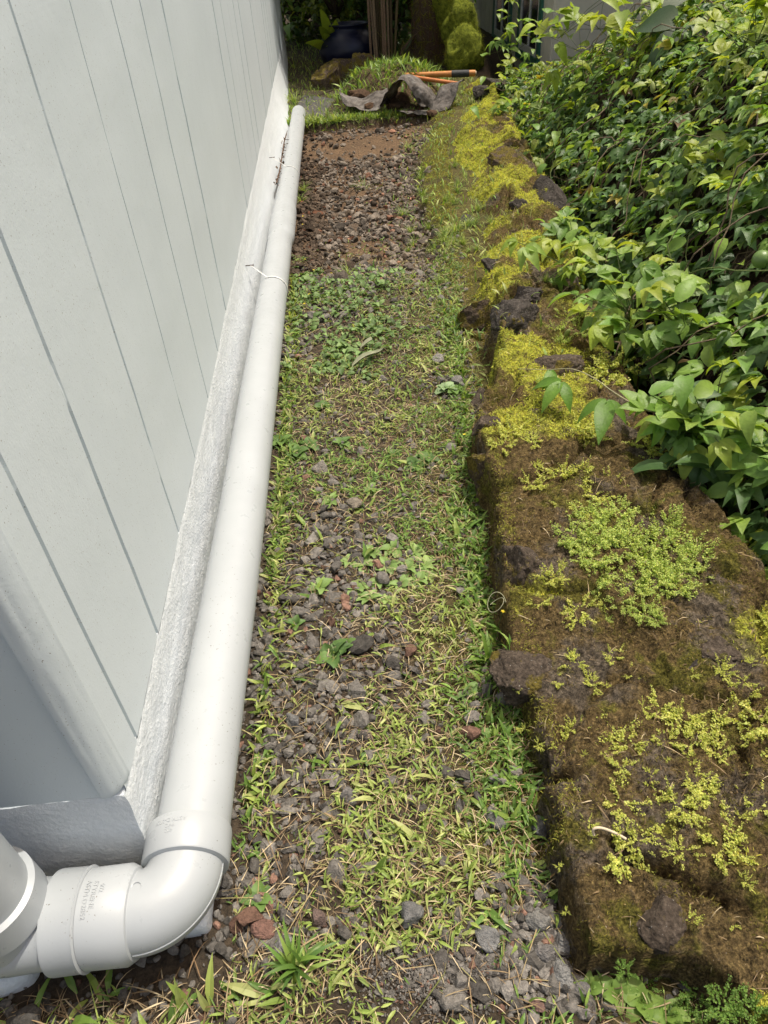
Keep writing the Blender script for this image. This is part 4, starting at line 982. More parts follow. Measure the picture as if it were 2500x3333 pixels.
    old = r.random(n) < .022; c[old] = greens(int(old.sum()), r, [(.42, .36, .06), (.22, .14, .06), (.30, .26, .08)], .2)
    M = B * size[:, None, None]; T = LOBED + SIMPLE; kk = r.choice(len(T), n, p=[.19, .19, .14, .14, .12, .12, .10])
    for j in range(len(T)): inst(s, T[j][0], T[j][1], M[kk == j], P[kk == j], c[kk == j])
    # sprays reaching out over the wall, and the thin shoots at the far end
    def spray(px, py, yw, n, spread, size, pal, seed, drop=.2):
        yw = yw * (.90 if yw < 4 else 1.0); r = np.random.default_rng(seed); c0 = on_y(px, py, yw); d = np.linalg.norm(c0 - EYE) * 1.507 / FPX
        for _ in range(int(n * 1.5)):
            p = c0 + r.normal(0, spread * d, 3) * np.array([1, 1, .6]); a = r.random() * 6.28
            nn = np.array([r.normal(-.1, .35), r.normal(-.2, .35), 1.0]); M = frame_to(nn[None], np.array([a])) * (size * d * r.uniform(.55, .95)); j = r.integers(0, len(T))
            inst(s, T[j][0], T[j][1], M, p[None], greens(1, r, pal, .12))
            s.add(*tube(np.array([p, p * .7 + c0 * .3 - [0, 0, .01], c0 - [-.02, 0, .05]]), .0012, 4), np.array([.12, .16, .05]))
    spray(1535, 895, 1.55, 30, 62, 78, V_MID + V_YEL[:1], 1); spray(1490, 930, 1.55, 8, 40, 95, V_DARK, 2); spray(1640, 1010, 1.4, 9, 45, 85, V_MID, 3); spray(1560, 965, 1.5, 6, 30, 105, V_DARK, 31)
    spray(1250, 560, 2.75, 20, 38, 52, V_MID + V_YEL, 4); spray(1360, 655, 2.25, 26, 55, 66, V_MID + V_YEL, 5); spray(1480, 690, 2.1, 20, 60, 72, V_MID, 6)
    spray(1235, 490, 3.2, 12, 30, 45, V_MID, 7); spray(1170, 345, 4.3, 26, 45, 36, V_MID + V_YEL, 8); spray(1120, 250, 5.3, 26, 40, 30, V_MID + V_YEL, 9)
    for a, (px, py) in enumerate(((1090, 60), (1100, 100), (1125, 30), (1085, 140), (1130, 120), (1150, 60), (1110, 170), (1075, 95))): spray(px, py, 6.4, 4, 22, 26, V_YEL + V_MID, 20 + a)
    for a, (px, py) in enumerate(((1600, 70), (1610, 330), (1540, 345), (1630, 55), (1200, 60), (1290, 40), (1250, 90), (1380, 70))): spray(px, py, 3.0 if px > 1500 else 4.6, 7, 45, 48, V_YEL, 40 + a)
    me = s.mesh('foliage', LEAF, True); me.transform(inv); o = obj('foliage', me, root); o['kind'] = 'stuff'
    # the shoot that trails over the wall, its leaves and tendril
    pts = [on_z(1500, 905, .21), on_z(1440, 893, .22), on_z(1390, 884, .225), on_z(1330, 850, .24), on_z(1280, 815, .255), on_z(1235, 797, .25), on_z(1190, 798, .235), on_z(1120, 797, .23)]
    path = spline(pts, 40); t = Soup(); t.add(*tube(path, np.linspace(.0022, .0008, 40), 6), np.array([.42, .40, .24]))
    me = t.mesh('trailing_shoot', BARK, True); me.transform(inv); sh = obj('trailing_shoot', me, root)
    def hang(px, py, z, dirs, size, pal, seed):
        r = np.random.default_rng(seed); b = on_z(px, py, z)
        for (dx, dy), L in dirs:
            e2 = on_z(px + dx, py + dy, z - .05); yv = e2 - b; ln = np.linalg.norm(yv); yv /= ln
            nn = np.array([0, -.25, 1.0]) + r.normal(0, .18, 3); nn -= yv * (nn @ yv); nn /= np.linalg.norm(nn); xv = np.cross(yv, nn)
            tv, tf = simple_leaf(9, r.uniform(.15, .3), .35, .19); q = Soup(); inst(q, tv, tf, np.stack([xv, yv, nn], 1)[None] * ln * L, b[None], greens(1, r, pal, .06))
            me = q.mesh('leaf', LEAF, True); me.transform(inv); obj('leaf', me, sh)
    FR = [(.13, .26, .035), (.16, .30, .04)]
    hang(1311, 866, .245, (((-72, 42), 1), ((-18, 92), 1), ((46, 50), 1)), 1, FR, 1)
    hang(1212, 826, .245, (((-68, 16), 1), ((-45, 62), 1), ((22, 64), 1)), 1, FR, 2)
    hang(1190, 800, .24, (((-18, 45), 1), ((8, 62), 1), ((-8, 75), .8)), 1, FR, 3)
    hang(1395, 884, .23, (((50, 16), 1), ((-32, 24), 1), ((-46, 4), .8)), 1, FR, 4)
    # buds, flowers and fruit
    bud = Soup(); V, F = ico(2); V = V * np.array([.4, .4, 1.0]); V[:, 2] += .25 * np.abs(V[:, 2]) * (V[:, 2] < 0); bud.add(V, F, np.array([.30, .36, .12]))
    for k in range(5):
        a = k * 1.2566; tv, tf = simple_leaf(5, -.3, .3, .22); M = rots([a], [1.25], [0], [1.5]); inst(bud, tv, tf, M, np.array([[0, 0, -.8]]), np.array([[.45, .48, .22]]))
    bme = bud.mesh('flower_bud', WEED, True)
    fl = Soup(); V, F = ico(2); fl.add(V * np.array([.5, .5, .55]), F, np.array([.62, .66, .40]))
    for k in range(10):
        a = k * .628; tv, tf = simple_leaf(5, .9, .3, .18); inst(fl, tv, tf, rots([a], [1.0], [0], [1.1]), np.array([[0, 0, -.2]]), np.array([[.70, .72, .52]]))
    fme = fl.mesh('flower', WEED, True); frm = m_flat('green fruit', (.12, .20, .05), .35, .1, 200, .3); V, F = ico(3); gme = make_mesh('fruit', V, F, frm, None, True)
    P0 = Vector((1.3, 3, -.6))
    for me, nm, pl in ((bme, 'flower_bud', [(1600, 785, 1.72, 26), (1405, 555, 2.6, 22), (1410, 590, 2.55, 22), (1570, 165, 3.2, 24), (1540, 180, 3.3, 20), (1430, 385, 3.0, 20), (1225, 720, 2.1, 24), (1410, 190, 3.8, 20)]),
                       (fme, 'flower', [(1600, 768, 1.70, 22), (1552, 340, 2.7, 16), (1525, 385, 2.7, 14)]),
                       (gme, 'fruit', [(1645, 560, 1.85, 30), (1430, 770, 1.95, 24), (1620, 770, 1.75, 22), (1500, 330, 3.0, 22)])):
        for px, py, yw, w in pl:
            p = on_y(px, py, yw); d = np.linalg.norm(p - EYE) * 1.507 / FPX; o = obj(nm, me, root); o.location = Vector(p) - P0; o.scale = (w * d * .55,) * 3; o.rotation_euler = (.4, .3, px)
vine_hedge()

# ------------------------------------------------------------------ beyond the path: sod heap, fabric, tools
FABRIC = Mat('grey weed fabric', .75, .3); FABRIC.color(FABRIC.ramp(FABRIC.noise(14, 6, .7), [(.35, (.05, .042, .036)), (.52, (.13, .117, .105)), (.75, (.27, .26, .245))])); FABRIC.bump(FABRIC.noise(26, 6, .7), .9, .02); FABRIC = FABRIC.m
def mound(name, cx, cy, rx, ry, h, mat, seed, n=60, lowcol=None):
    u = np.linspace(-1.15, 1.15, n); U, W = np.meshgrid(u, u, indexing='ij'); rad = np.hypot(U, W) + .14 * fbm(U * 2 + seed, W * 2, 0, 3)
    z = h * np.clip(1 - rad ** 2.2, -.3, 1) + .03 * fbm(U * 5, W * 5, seed, 3); x = cx + U * rx; y = cy + W * ry
    return x, y, z, make_mesh(name, np.stack([x.ravel(), y.ravel(), z.ravel()], 1), grid_faces(n, n), mat, np.ones(((n - 1) ** 2, 3)) * np.array([[1.1, 1, .85]]), True)
def sod_heap():
    root = empty('sod_heap', (.55, 7.2, 0), 'heap of lifted grass sods piled behind the torn grey fabric', 'sod heap')
    inv = Matrix.Translation((-.55, -7.2, 0))
    x, y, z, me = mound('earth', .62, 7.15, .52, .48, .255, SOIL, 3); me.transform(inv); obj('earth', me, root)
    s = Soup(); r = np.random.default_rng(71); n = 3600; i = r.integers(0, x.size, n); xx, yy, zz = x.ravel()[i] + r.normal(0, .01, n), y.ravel()[i], z.ravel()[i]; k = zz > .0; xx, yy, zz = xx[k], yy[k], zz[k]
    put_blades(s, xx, yy, zz - .01, r, r.uniform(.06, .13, len(xx)), greens(len(xx), r, G_MID + G_YEL[:1]), THIN + BLADES[:1], (1.0, .45))
    me = s.mesh('grass_blades', GRASS); me.transform(inv); o = obj('grass_blades', me, root); o['kind'] = 'stuff'
sod_heap()
def fabric_sheet(rows, seed, nu=34, nv=22, amp=.034):
    """A crumpled sheet through a grid of points, with real thickness."""
    R_ = np.array(rows, float); a = np.array([spline(r, nu) for r in R_]); b = np.stack([spline(a[:, k], nv) for k in range(nu)], 1)
    b = b + amp * np.stack([fbm(b[..., 0] * 9 + k * 7, b[..., 1] * 9, b[..., 2] * 9 + seed, 4) for k in range(3)], -1)
    n = np.cross(np.gradient(b, axis=0), np.gradient(b, axis=1)); n /= np.linalg.norm(n, axis=-1, keepdims=True) + 1e-9
    V = np.concatenate([b.reshape(-1, 3), (b + n * .004).reshape(-1, 3)]); F = grid_faces(nv, nu); m = nv * nu
    return V, [F, F[:, ::-1] + m]
def q3(px, py, y): return on_y(px, py, y)
def fabric():
    root = empty('weed_fabric', (.7, 6.5, 0), 'torn grey weed-barrier fabric crumpled in front of the sod heap', 'fabric')
    s = Soup()
    s.add(*fabric_sheet([[q3(848, 222, 6.75), q3(862, 190, 6.55), q3(880, 166, 6.62), q3(910, 176, 6.6), q3(940, 210, 6.5)], [q3(826, 225, 6.6), q3(843, 195, 6.44), q3(872, 163, 6.48), q3(903, 190, 6.42), q3(930, 222, 6.4)], [q3(818, 232, 6.4), q3(838, 196, 6.34), q3(868, 173, 6.34), q3(893, 205, 6.36), q3(915, 236, 6.36)]], 1))
    s.add(*fabric_sheet([[q3(882, 168, 6.46), q3(893, 173, 6.42), q3(915, 190, 6.38), q3(938, 212, 6.34)], [q3(886, 182, 6.40), q3(898, 190, 6.36), q3(914, 205, 6.32), q3(934, 224, 6.30)], [q3(892, 205, 6.36), q3(900, 214, 6.32), q3(914, 226, 6.29), q3(930, 240, 6.26)]], 12))
    s.add(*fabric_sheet([[q3(740, 192, 6.85), q3(742, 204, 6.75), q3(760, 215, 6.7), q3(800, 205, 6.7), q3(840, 190, 6.7)], [q3(738, 205, 6.7), q3(745, 222, 6.6), q3(775, 228, 6.55), q3(810, 222, 6.5), q3(838, 205, 6.5)], [q3(752, 216, 6.6), q3(760, 232, 6.5), q3(785, 238, 6.45), q3(812, 238, 6.4), q3(828, 225, 6.4)]], 4))
    s.add(*fabric_sheet([[q3(930, 224, 6.4), q3(942, 196, 6.45), q3(968, 180, 6.46), q3(1000, 175, 6.4)], [q3(930, 236, 6.3), q3(952, 215, 6.32), q3(975, 200, 6.3), q3(992, 186, 6.26)], [q3(925, 250, 6.2), q3(950, 246, 6.2), q3(968, 238, 6.16), q3(980, 215, 6.14)]], 7))
    s.add(*fabric_sheet([[q3(850, 238, 6.4), q3(880, 240, 6.4), q3(925, 240, 6.36), q3(945, 232, 6.36)], [q3(862, 246, 6.32), q3(890, 248, 6.3), q3(915, 250, 6.26), q3(940, 250, 6.26)]], 9, 30, 8))
    me = s.mesh('sheet', FABRIC, True); me.transform(Matrix.Translation((-.7, -6.5, 0))); obj('sheet', me, root)
    # clods and roots hanging from it
    s = Soup(); r = np.random.default_rng(73)
    for px, py, yw, w in ((760, 205, 6.78, 26), (860, 228, 6.5, 26), (930, 242, 6.3, 24), (800, 232, 6.5, 22), (905, 238, 6.4, 20), (945, 238, 6.3, 18), (840, 215, 6.6, 30), (862, 222, 6.62, 62), (850, 235, 6.48, 34), (878, 236, 6.5, 40), (912, 232, 6.5, 44), (770, 208, 6.8, 50), (938, 246, 6.22, 26), (890, 248, 6.36, 24)):
        p = on_y(px, py, yw); d = w * 1.507 * np.linalg.norm(p - EYE) / FPX * .5; V, F = PEB[px % 9]; s.add(V * d + p, F, np.array([1.0, .8, .7]))
    me = s.mesh('soil_clod', SOIL); me.transform(Matrix.Translation((-.7, -6.5, 0))); o = obj('soil_clod', me, root); o['kind'] = 'stuff'
fabric()
tufts([(885, 240, 50), (850, 240, 50), (920, 228, 45)], TL, 'pale grass tuft hanging under the crumpled fabric', 'tufts under the fabric', 9)
def tool(p0, p1, r, name, label, col, grip):
    p0, p1 = np.array(p0), np.array(p1); root = empty(name, tuple(p0), label, 'tool'); d = p1 - p0; L = np.linalg.norm(d)
    M1 = m_flat('orange handle', col, .35, .05, 40, .2); T = Matrix.Translation(tuple(-p0)); u = np.linspace(0, 1, 14)
    def seg(nm, a, b, ra, rb, mat, cap=True):
        s = Soup(); t = np.linspace(a, b, 12)[:, None]; s.add(*tube(p0 + d * t, np.linspace(ra, rb, 12), 20, cap)); me = s.mesh(nm, mat, True); me.set_sharp_from_angle(angle=.6); me.transform(T); return obj(nm, me, root)
    if grip:
        seg('handle', 0, .66, r * .8, r, M1); seg('grip', .655, .90, r * 1.1, r * 1.1, m_flat('black rubber', (.03, .032, .034), .7, .3, 120)); seg('end_cap', .895, .985, r * 1.02, r, M1); seg('butt', .98, 1.0, r * .85, r * .6, m_flat('pale wood', (.45, .36, .24), .8))
    else: seg('handle', 0, 1, r, r, M1)
tool(on_y(875, 163, 6.95), on_y(1029, 158, 6.85), .0245, 'digging_tool', 'orange wooden tool handle with black grip lying across the sod heap', (.46, .19, .045), True)
tool(on_y(880, 165, 6.75), on_y(990, 181, 6.6), .0155, 'tool_handle', 'thin reddish orange handle beneath the black-gripped one', (.48, .16, .04), False)
def paver():
    P = [on_z(632, 248, .006), on_z(652, 206, .006), on_z(724, 214, .006), on_z(700, 251, .006)]; n = 24; s = Soup()
    u = np.linspace(0, 1, n); G = np.array([[(P[0] * (1 - a) + P[3] * a) * (1 - b) + (P[1] * (1 - a) + P[2] * a) * b for b in u] for a in u]); G[..., 2] = .014 + .004 * fbm(G[..., 0] * 9, G[..., 1] * 9, 2, 3)
    e = np.minimum.reduce([u[:, None] + 0 * u, 1 - u[:, None] + 0 * u, u[None] + 0 * u[:, None], 1 - u[None] + 0 * u[:, None]]); G[..., 2] -= .03 * (e < .02); G[..., 0] += .02 * fbm(G[..., 1] * 8, G[..., 0] * 3, 1, 2)
    s.add(G.reshape(-1, 3), grid_faces(n, n)[:, ::-1])
    tag(obj('stepping_stone', s.mesh('stepping_stone', m_flat('dark slate', (.055, .05, .052), .7, .5, 50), True)), 'flat dark stepping stone in the lawn past the pipe end', 'stepping stone')
paver()
def back_rock(px, py, w, h, y, seed, label):
    p = on_y(px, py, y); d = np.linalg.norm(p - EYE) * 1.507 / FPX
    o = obj('mossy_rock', rock_mesh(seed, (w * d * 1.1, w * d * .9, h * d * 1.9), ROCKM)); o.location = p; tag(o, label, 'rock', 'mossy rocks round the pot')
back_rock(711, 179, 68, 36, 7.9, 41, 'squarish mossy rock lying on the lawn in front of the blue pot')
back_rock(728, 160, 60, 32, 8.4, 42, 'rounded mossy rock on top of the squarish one')
back_rock(782, 168, 62, 40, 8.2, 43, 'mossy rock wedged between the blue pot and the sod heap')
def scoop():
    p = on_y(704, 160, 8.1); s = Soup(); u = np.linspace(-1, 1, 9); v = np.linspace(0, 1, 8); U, W = np.meshgrid(u, v, indexing='ij')
    X = U * .045 * (1 - .5 * W ** 2); Z = W * .11; Yy = .02 * U ** 2 + .03 * W; V = np.stack([X, Yy, Z], -1).reshape(-1, 3)
    s.add(V, grid_faces(9, 8)); s.add(V + [0, -.004, 0], grid_faces(9, 8)[:, ::-1])
    o = obj('garden_scoop', s.mesh('garden_scoop', m_flat('pale blue plastic', (.45, .52, .66), .4), True)); o.location = p - [0, 0, .03]; o.rotation_euler = (-.3, .6, .2); tag(o, 'small pale blue plastic scoop leaning behind the mossy rocks', 'scoop')
scoop()
# blue glazed pot with a broad-leaved plant
def lathe(prof, n=48):
    pr = np.array(prof); th = np.arange(n) / n * 2 * np.pi
    V = np.stack([pr[None, :, 0] * np.cos(th)[:, None], pr[None, :, 0] * np.sin(th)[:, None], np.repeat(pr[None, :, 1], n, 0)], -1)
    return V.reshape(-1, 3), grid_faces(n, len(pr), True)
def pot():
    c = on_z(755, 147, 0); c = np.array([.335, 9.0, -.01]); root = empty('plant_pot', tuple(c), 'large dark blue glazed bulbous pot under the trees', 'pot')
    m = Mat('blue glaze', .38, .4); m.color(m.ramp(m.noise(6, 3), [(.3, (.003, .004, .016)), (.7, (.006, .009, .034))])); s = Soup()
    s.add(*lathe([(.0, .01), (.16, .0), (.20, .02), (.262, .10), (.275, .17), (.262, .235), (.20, .30), (.172, .325), (.168, .345), (.185, .36), (.19, .37), (.175, .372), (.155, .355), (.16, .31), (.15, .28), (0, .28)], 56))
    me = s.mesh('body', m.m, True); obj('body', me, root)
    root.scale = (1.18, 1.18, 1.12); pr = empty('bromeliad', (c[0] - .17, c[1] + .03, c[2] + .12), 'bromeliad with broad strap leaves fanning out beside the blue pot', 'plant'); s = Soup(); r = np.random.default_rng(81)
    for k, (px, py, L) in enumerate(((692, 22, 1), (715, 60, 1), (660, 96, 1), (676, 100, 1), (706, 102, .9), (726, 45, 1), (740, 60, .9), (700, 75, .9), (690, 60, .8))):
        e = on_y(px, py, 8.8) - np.array([c[0] - .17, c[1] + .03, c[2] + .12]); L = np.linalg.norm(e); t = np.linspace(0, 1, 9)[:, None]; mid = e * t + np.array([0, 0, .12]) * np.sin(t * 3.1) * L
        sd = np.cross(e, [0, .9, .3]); sd /= np.linalg.norm(sd); w = .050 * np.sin(np.pi * np.clip(t * .75 + .22, 0, 1))
        V = np.stack([mid - sd * w + [0, -.012, .012], mid, mid + sd * w + [0, -.012, .012]], 1).reshape(-1, 3); F = [[3 * a + b, 3 * a + b + 1, 3 * a + 4 + b, 3 * a + 3 + b] for a in range(8) for b in (0, 1)]
        s.add(V, np.array(F), greens(1, r, [(.24, .32, .04), (.32, .38, .05)], .15)[0])
    s2 = s.mesh('leaf', LEAF, True); obj('foliage', s2, pr)['kind'] = 'stuff'
    s = Soup(); s.add(*tube([(0, 0, -.13), (.0, 0, .02), (0, 0, .06)], [.05, .045, .02], 10), np.array([.10, .09, .04])); obj('stem', s.mesh('stem', BARK, True), pr)
pot()
# cane clump
def canes():
    root = empty('cane_clump', (.70, 8.75, 0), 'clump of tall bare reddish brown canes beside the blue pot', 'plant'); r = np.random.default_rng(83)
    for k, (pb, pt) in enumerate(((803, 795), (812, 800), (820, 812), (826, 817), (834, 829), (840, 836), (846, 843), (850, 858), (830, 824), (816, 806))):
        b = on_y(pb, 143, 8.6 + .03 * (k % 4)) - np.array([.70, 8.75, 0]); t = on_y(pt, 0, 8.6 + .03 * (k % 4)) - np.array([.70, 8.75, 0]); u = np.linspace(0, 3.2, 40)[:, None]; path = b + (t - b) * u + np.array([0, 0, -.05]) * (1 - np.minimum(u, 1))
        s = Soup(); rad = r.uniform(.010, .017) * (1 + .16 * (np.arange(40) % 5 == 0)); c = np.array([(.22, .145, .095), (.28, .20, .13), (.10, .075, .04), (.16, .12, .06)][k % 4])
        s.add(*tube(path, rad, 8), c); obj('cane', s.mesh('cane', BARK, True), root)
    s = Soup(); n = 420; P = np.stack([r.normal(0, .35, n), r.normal(0, .35, n), r.uniform(1.1, 2.2, n)], 1); T = [blade(-1.2, 7, .07, .3), blade(-1.8, 7, .06, .3)]
    put_blades(s, P[:, 0], P[:, 1], P[:, 2], r, r.uniform(.3, .6, n), greens(n, r, [(.06, .10, .02), (.10, .13, .03)]), T, (.5, .5)); obj('foliage', s.mesh('foliage', LEAF, True), root)['kind'] = 'stuff'
    s = Soup()
    for k in range(12):
        a = k * .5 - 1.2; L = r.uniform(.25, .5); put_blades(s, np.array([.05 * math.cos(a) + .12]), np.array([-.05]), np.array([.02]), r, np.array([L]), greens(1, r, [(.16, .14, .04), (.20, .11, .05), (.09, .12, .03)]), [blade(-.6, 8, .06, .3)], (1.1, .25))
    obj('young_shoot', s.mesh('young_shoot', LEAF, True), root)['kind'] = 'stuff'
canes()
# mossy tree trunk with moss cushions at its foot
MOSSY = Mat('deep green moss', .95, .1); MOSSY.color(MOSSY.ramp(MOSSY.noise(24, 6, .7), [(.32, (.06, .075, .012)), (.55, (.24, .28, .035)), (.72, (.42, .44, .06))])); MOSSY.bump(MOSSY.noise(60, 6, .75), 1, .04); MOSSY = MOSSY.m
def fuzz(s, V, N, n, r, size, pal):
    i = r.integers(0, len(V), n); put_blades(s, V[i, 0] + r.normal(0, .01, n), V[i, 1] + r.normal(0, .01, n), V[i, 2], r, r.uniform(*size, n), greens(n, r, pal), THIN, (.6, .5), N[i])
def moss_tree():
    root = empty('moss_tree', (1.2, 9.0, 0), 'thick tree trunk hung with green moss beyond the tools', 'tree'); r = np.random.default_rng(85); u = np.linspace(0, 1, 30)
    path = np.stack([.05 + .12 * u + .0 * u, .1 + 0 * u, -.1 + 3.0 * u], 1); rad = .25 - .11 * u + .10 * np.exp(-u * 16); V, F = tube(path, rad, 30)
    V = V + .06 * np.stack([fbm(V[:, 0] * 5, V[:, 1] * 5, V[:, 2] * 3 + k * 7, 4) for k in range(3)], 1); tr = Soup(); tr.add(V, F, np.array([.12, .085, .055])); obj('trunk', make_mesh('trunk', V, F, m_rock('mossy bark', (1.7, 1.35, 1.0), .8), None, True), root)
    s = Soup(); Nn = V - np.array([.08, .1, 0]); Nn[:, 2] = -.2; fz = V[:, 2] < 1.6; fuzz(s, V[fz], Nn[fz], 7000, r, (.04, .12), [(.18, .18, .035), (.28, .28, .045), (.16, .11, .05), (.38, .39, .06)]); obj('moss_curtain', s.mesh('moss_curtain', MOSS), root)['kind'] = 'stuff'
    s = Soup()
    for k in range(26):
        a = r.uniform(3.3, 5.8); x0, y0 = .05 + .27 * math.cos(a), .1 + .27 * math.sin(a); z0 = r.uniform(.25, .75); q = np.linspace(0, 1, 8)[:, None]; s.add(*tube(np.array([x0, y0, z0]) + np.array([r.normal(0, .06), -.03, -z0]) * q + r.normal(0, .006, (8, 3)), .004, 5), np.array([.16, .09, .05]))
    obj('root', s.mesh('root', BARK), root)['kind'] = 'stuff'
    s = Soup(); n = 1500; P = np.stack([r.normal(-.2, .5, n), r.normal(1.2, .6, n), r.normal(3.0, .4, n)], 1); M = rots(r.random(n) * 6.3, r.normal(0, .5, n), r.normal(0, .5, n), r.uniform(.12, .24, n)); inst(s, *SIMPLE[0], M, P, greens(n, r, V_DARK + V_MID)); obj('crown', s.mesh('crown', LEAF, True), root)['kind'] = 'stuff'
    # cushions of moss on stones at the foot
moss_tree()
def cushion(px, py, w, h, y, seed, label):
    p = on_y(px, py, y); d = np.linalg.norm(p - EYE) * 1.507 / FPX; V, F = ico(4); V = V * (1 + .42 * fbm(V[:, 0] * 1.7 + seed, V[:, 1] * 1.7, V[:, 2] * 1.7, 4) + .10 * fbm(V[:, 0] * 8 + seed, V[:, 1] * 8, V[:, 2] * 8, 3))[:, None] * np.array([w * d / 2, w * d / 2, h * d / 2 * 1.25])
    root = empty('moss_cushion', tuple(p), label, 'moss cushion', 'moss cushions at the tree foot'); obj('cushion', make_mesh('cushion', V, F, MOSSY, None, True), root)
    s = Soup(); r = np.random.default_rng(seed); up = V[:, 2] > -.4 * h * d / 2; fuzz(s, V[up], V[up], 2600, r, (.02, .055), [(.36, .40, .05), (.46, .48, .07), (.26, .32, .04), (.16, .20, .03)]); obj('moss_fringe', s.mesh('moss_fringe', MOSS), root)['kind'] = 'stuff'
cushion(1004, 120, 72, 66, 8.3, 1, 'broad bright green moss cushion low beside the tree foot')
cushion(998, 68, 60, 74, 8.5, 2, 'upper round moss cushion leaning against the mossy trunk')
cushion(975, 10, 56, 74, 8.7, 3, 'topmost moss cushion high on the mossy trunk')

# ------------------------------------------------------------------ neighbour's house
def neighbour():
    root = empty('neighbour_house', (2.9, 5, -.7), 'pale grey neighbouring house with green-trimmed windows behind the vine hedge', 'house'); T = Matrix.Translation((-2.9, -5, .7))
    W = m_flat('pale siding', (.66, .62, .54), .7, .2, 30, .08); Wh = m_flat('white trim', (.68, .68, .66), .5); Gr = m_flat('green trim', (.03, .13, .10), .4); Gl = Mat('window glass', .05, .8); Gl.color((.02, .024, .03)); Gl = Gl.m
    def part(nm, sp, mat, par=root):
        me = sp.mesh(nm, mat); me.transform(T); return obj(nm, me, par)
    s = Soup(); s.add(*box(2.92, 6.4, 1.5, 8.0, -.75, 1.75)); s.add(*box(2.27, 6.4, 8.02, 14.4, -.75, 1.75))
    for y in np.arange(1.6, 7.9, .3): s.add(*box(2.905, 2.921, y, y + .285, -.75, 1.75))
    for y in np.arange(8.05, 14.2, .3): s.add(*box(2.255, 2.271, y, y + .285, -.75, 1.75))
    part('wall', s, W); s = Soup(); s.add(*box(2.7, 6.6, 1.3, 7.9, 1.752, 1.86)); s.add(*box(2.12, 6.6, 7.92, 14.6, 1.754, 1.87)); part('roof', s, Wh)
    for y0, y1, X in ((9.85, 10.65, 2.25), (8.5, 9.3, 2.25), (4.3, 5.2, 2.9)):
        z0, z1 = .03, 1.2
        s = Soup(); s.add(*box(X - 0.0200, X + 0.0040, y0 - .09, y0, z0, z1)); s.add(*box(X - 0.0200, X + 0.0040, y1, y1 + .09, z0, z1)); s.add(*box(X - 0.0250, X + 0.0040, y0 - .09, y1 + .09, z0 - .09, z0 - .001)); s.add(*box(X - 0.0200, X + 0.0040, y0 - .09, y1 + .09, z1 + .001, z1 + .09)); w = part('window', s, Gr)
        s = Soup(); s.add(*box(X - 0.0150, X + 0.0000, y0 + .001, y0 + .05, z0 + .001, z1 - .001)); s.add(*box(X - 0.0150, X + 0.0000, y1 - .05, y1 - .001, z0 + .001, z1 - .001)); s.add(*box(X - 0.0150, X + 0.0000, y0 + .052, y1 - .052, z0 + .001, z0 + .06)); s.add(*box(X - 0.0140, X + 0.0000, (y0 + y1) / 2 - .02, (y0 + y1) / 2 + .02, z0 + .062, z1 - .01))
        part('sash', s, Wh, w); s = Soup(); s.add(*box(X - 0.0030, X + 0.0035, y0 + .051, y1 - .051, z0 + .061, z1 - .002)); part('pane', s, Gl, w)
neighbour()
# big-leaved plant behind the hedge at the upper right
def bigleaf():
    b = np.array([2.35, 4.3, -.6]); root = empty('large_leaf_plant', tuple(b), 'plant with huge heart-shaped dark leaves behind the hedge top', 'plant'); s = Soup(); t = Soup(); r = np.random.default_rng(91)
    for px, py, y, w, pal in ((1455, 55, 4.2, 120, (.05, .095, .035)), (1500, 80, 4.1, 120, (.045, .085, .035)), (1560, 95, 4.0, 130, (.04, .08, .03)), (1600, 55, 4.1, 150, (.05, .09, .035)), (1640, 95, 3.9, 120, (.04, .07, .03)), (1500, -22, 4.4, 90, (.30, .34, .26))):  # last leaf is pale because its sheen is put into the colour
        e = on_y(px, py, y); d = np.linalg.norm(e - EYE) * 1.507 / FPX; tv, tf = simple_leaf(9, .35, .18, .42); nn = np.array([[-.35, -.35, 1.0]]) + r.normal(0, .15, (1, 3))
        inst(s, tv, tf, frame_to(nn, np.array([r.uniform(1.2, 2.4)])) * (w * d * .72), (e - b)[None], np.array([pal])); t.add(*tube(np.array([e - b, (e - b) * .6 + [.1, 0, .2], [0, 0, 0]]), .008, 6), np.array([.12, .14, .07]))
    obj('foliage', s.mesh('foliage', LEAF, True), root)['kind'] = 'stuff'; obj('stem', t.mesh('stem', BARK, True), root)['kind'] = 'stuff'
bigleaf()

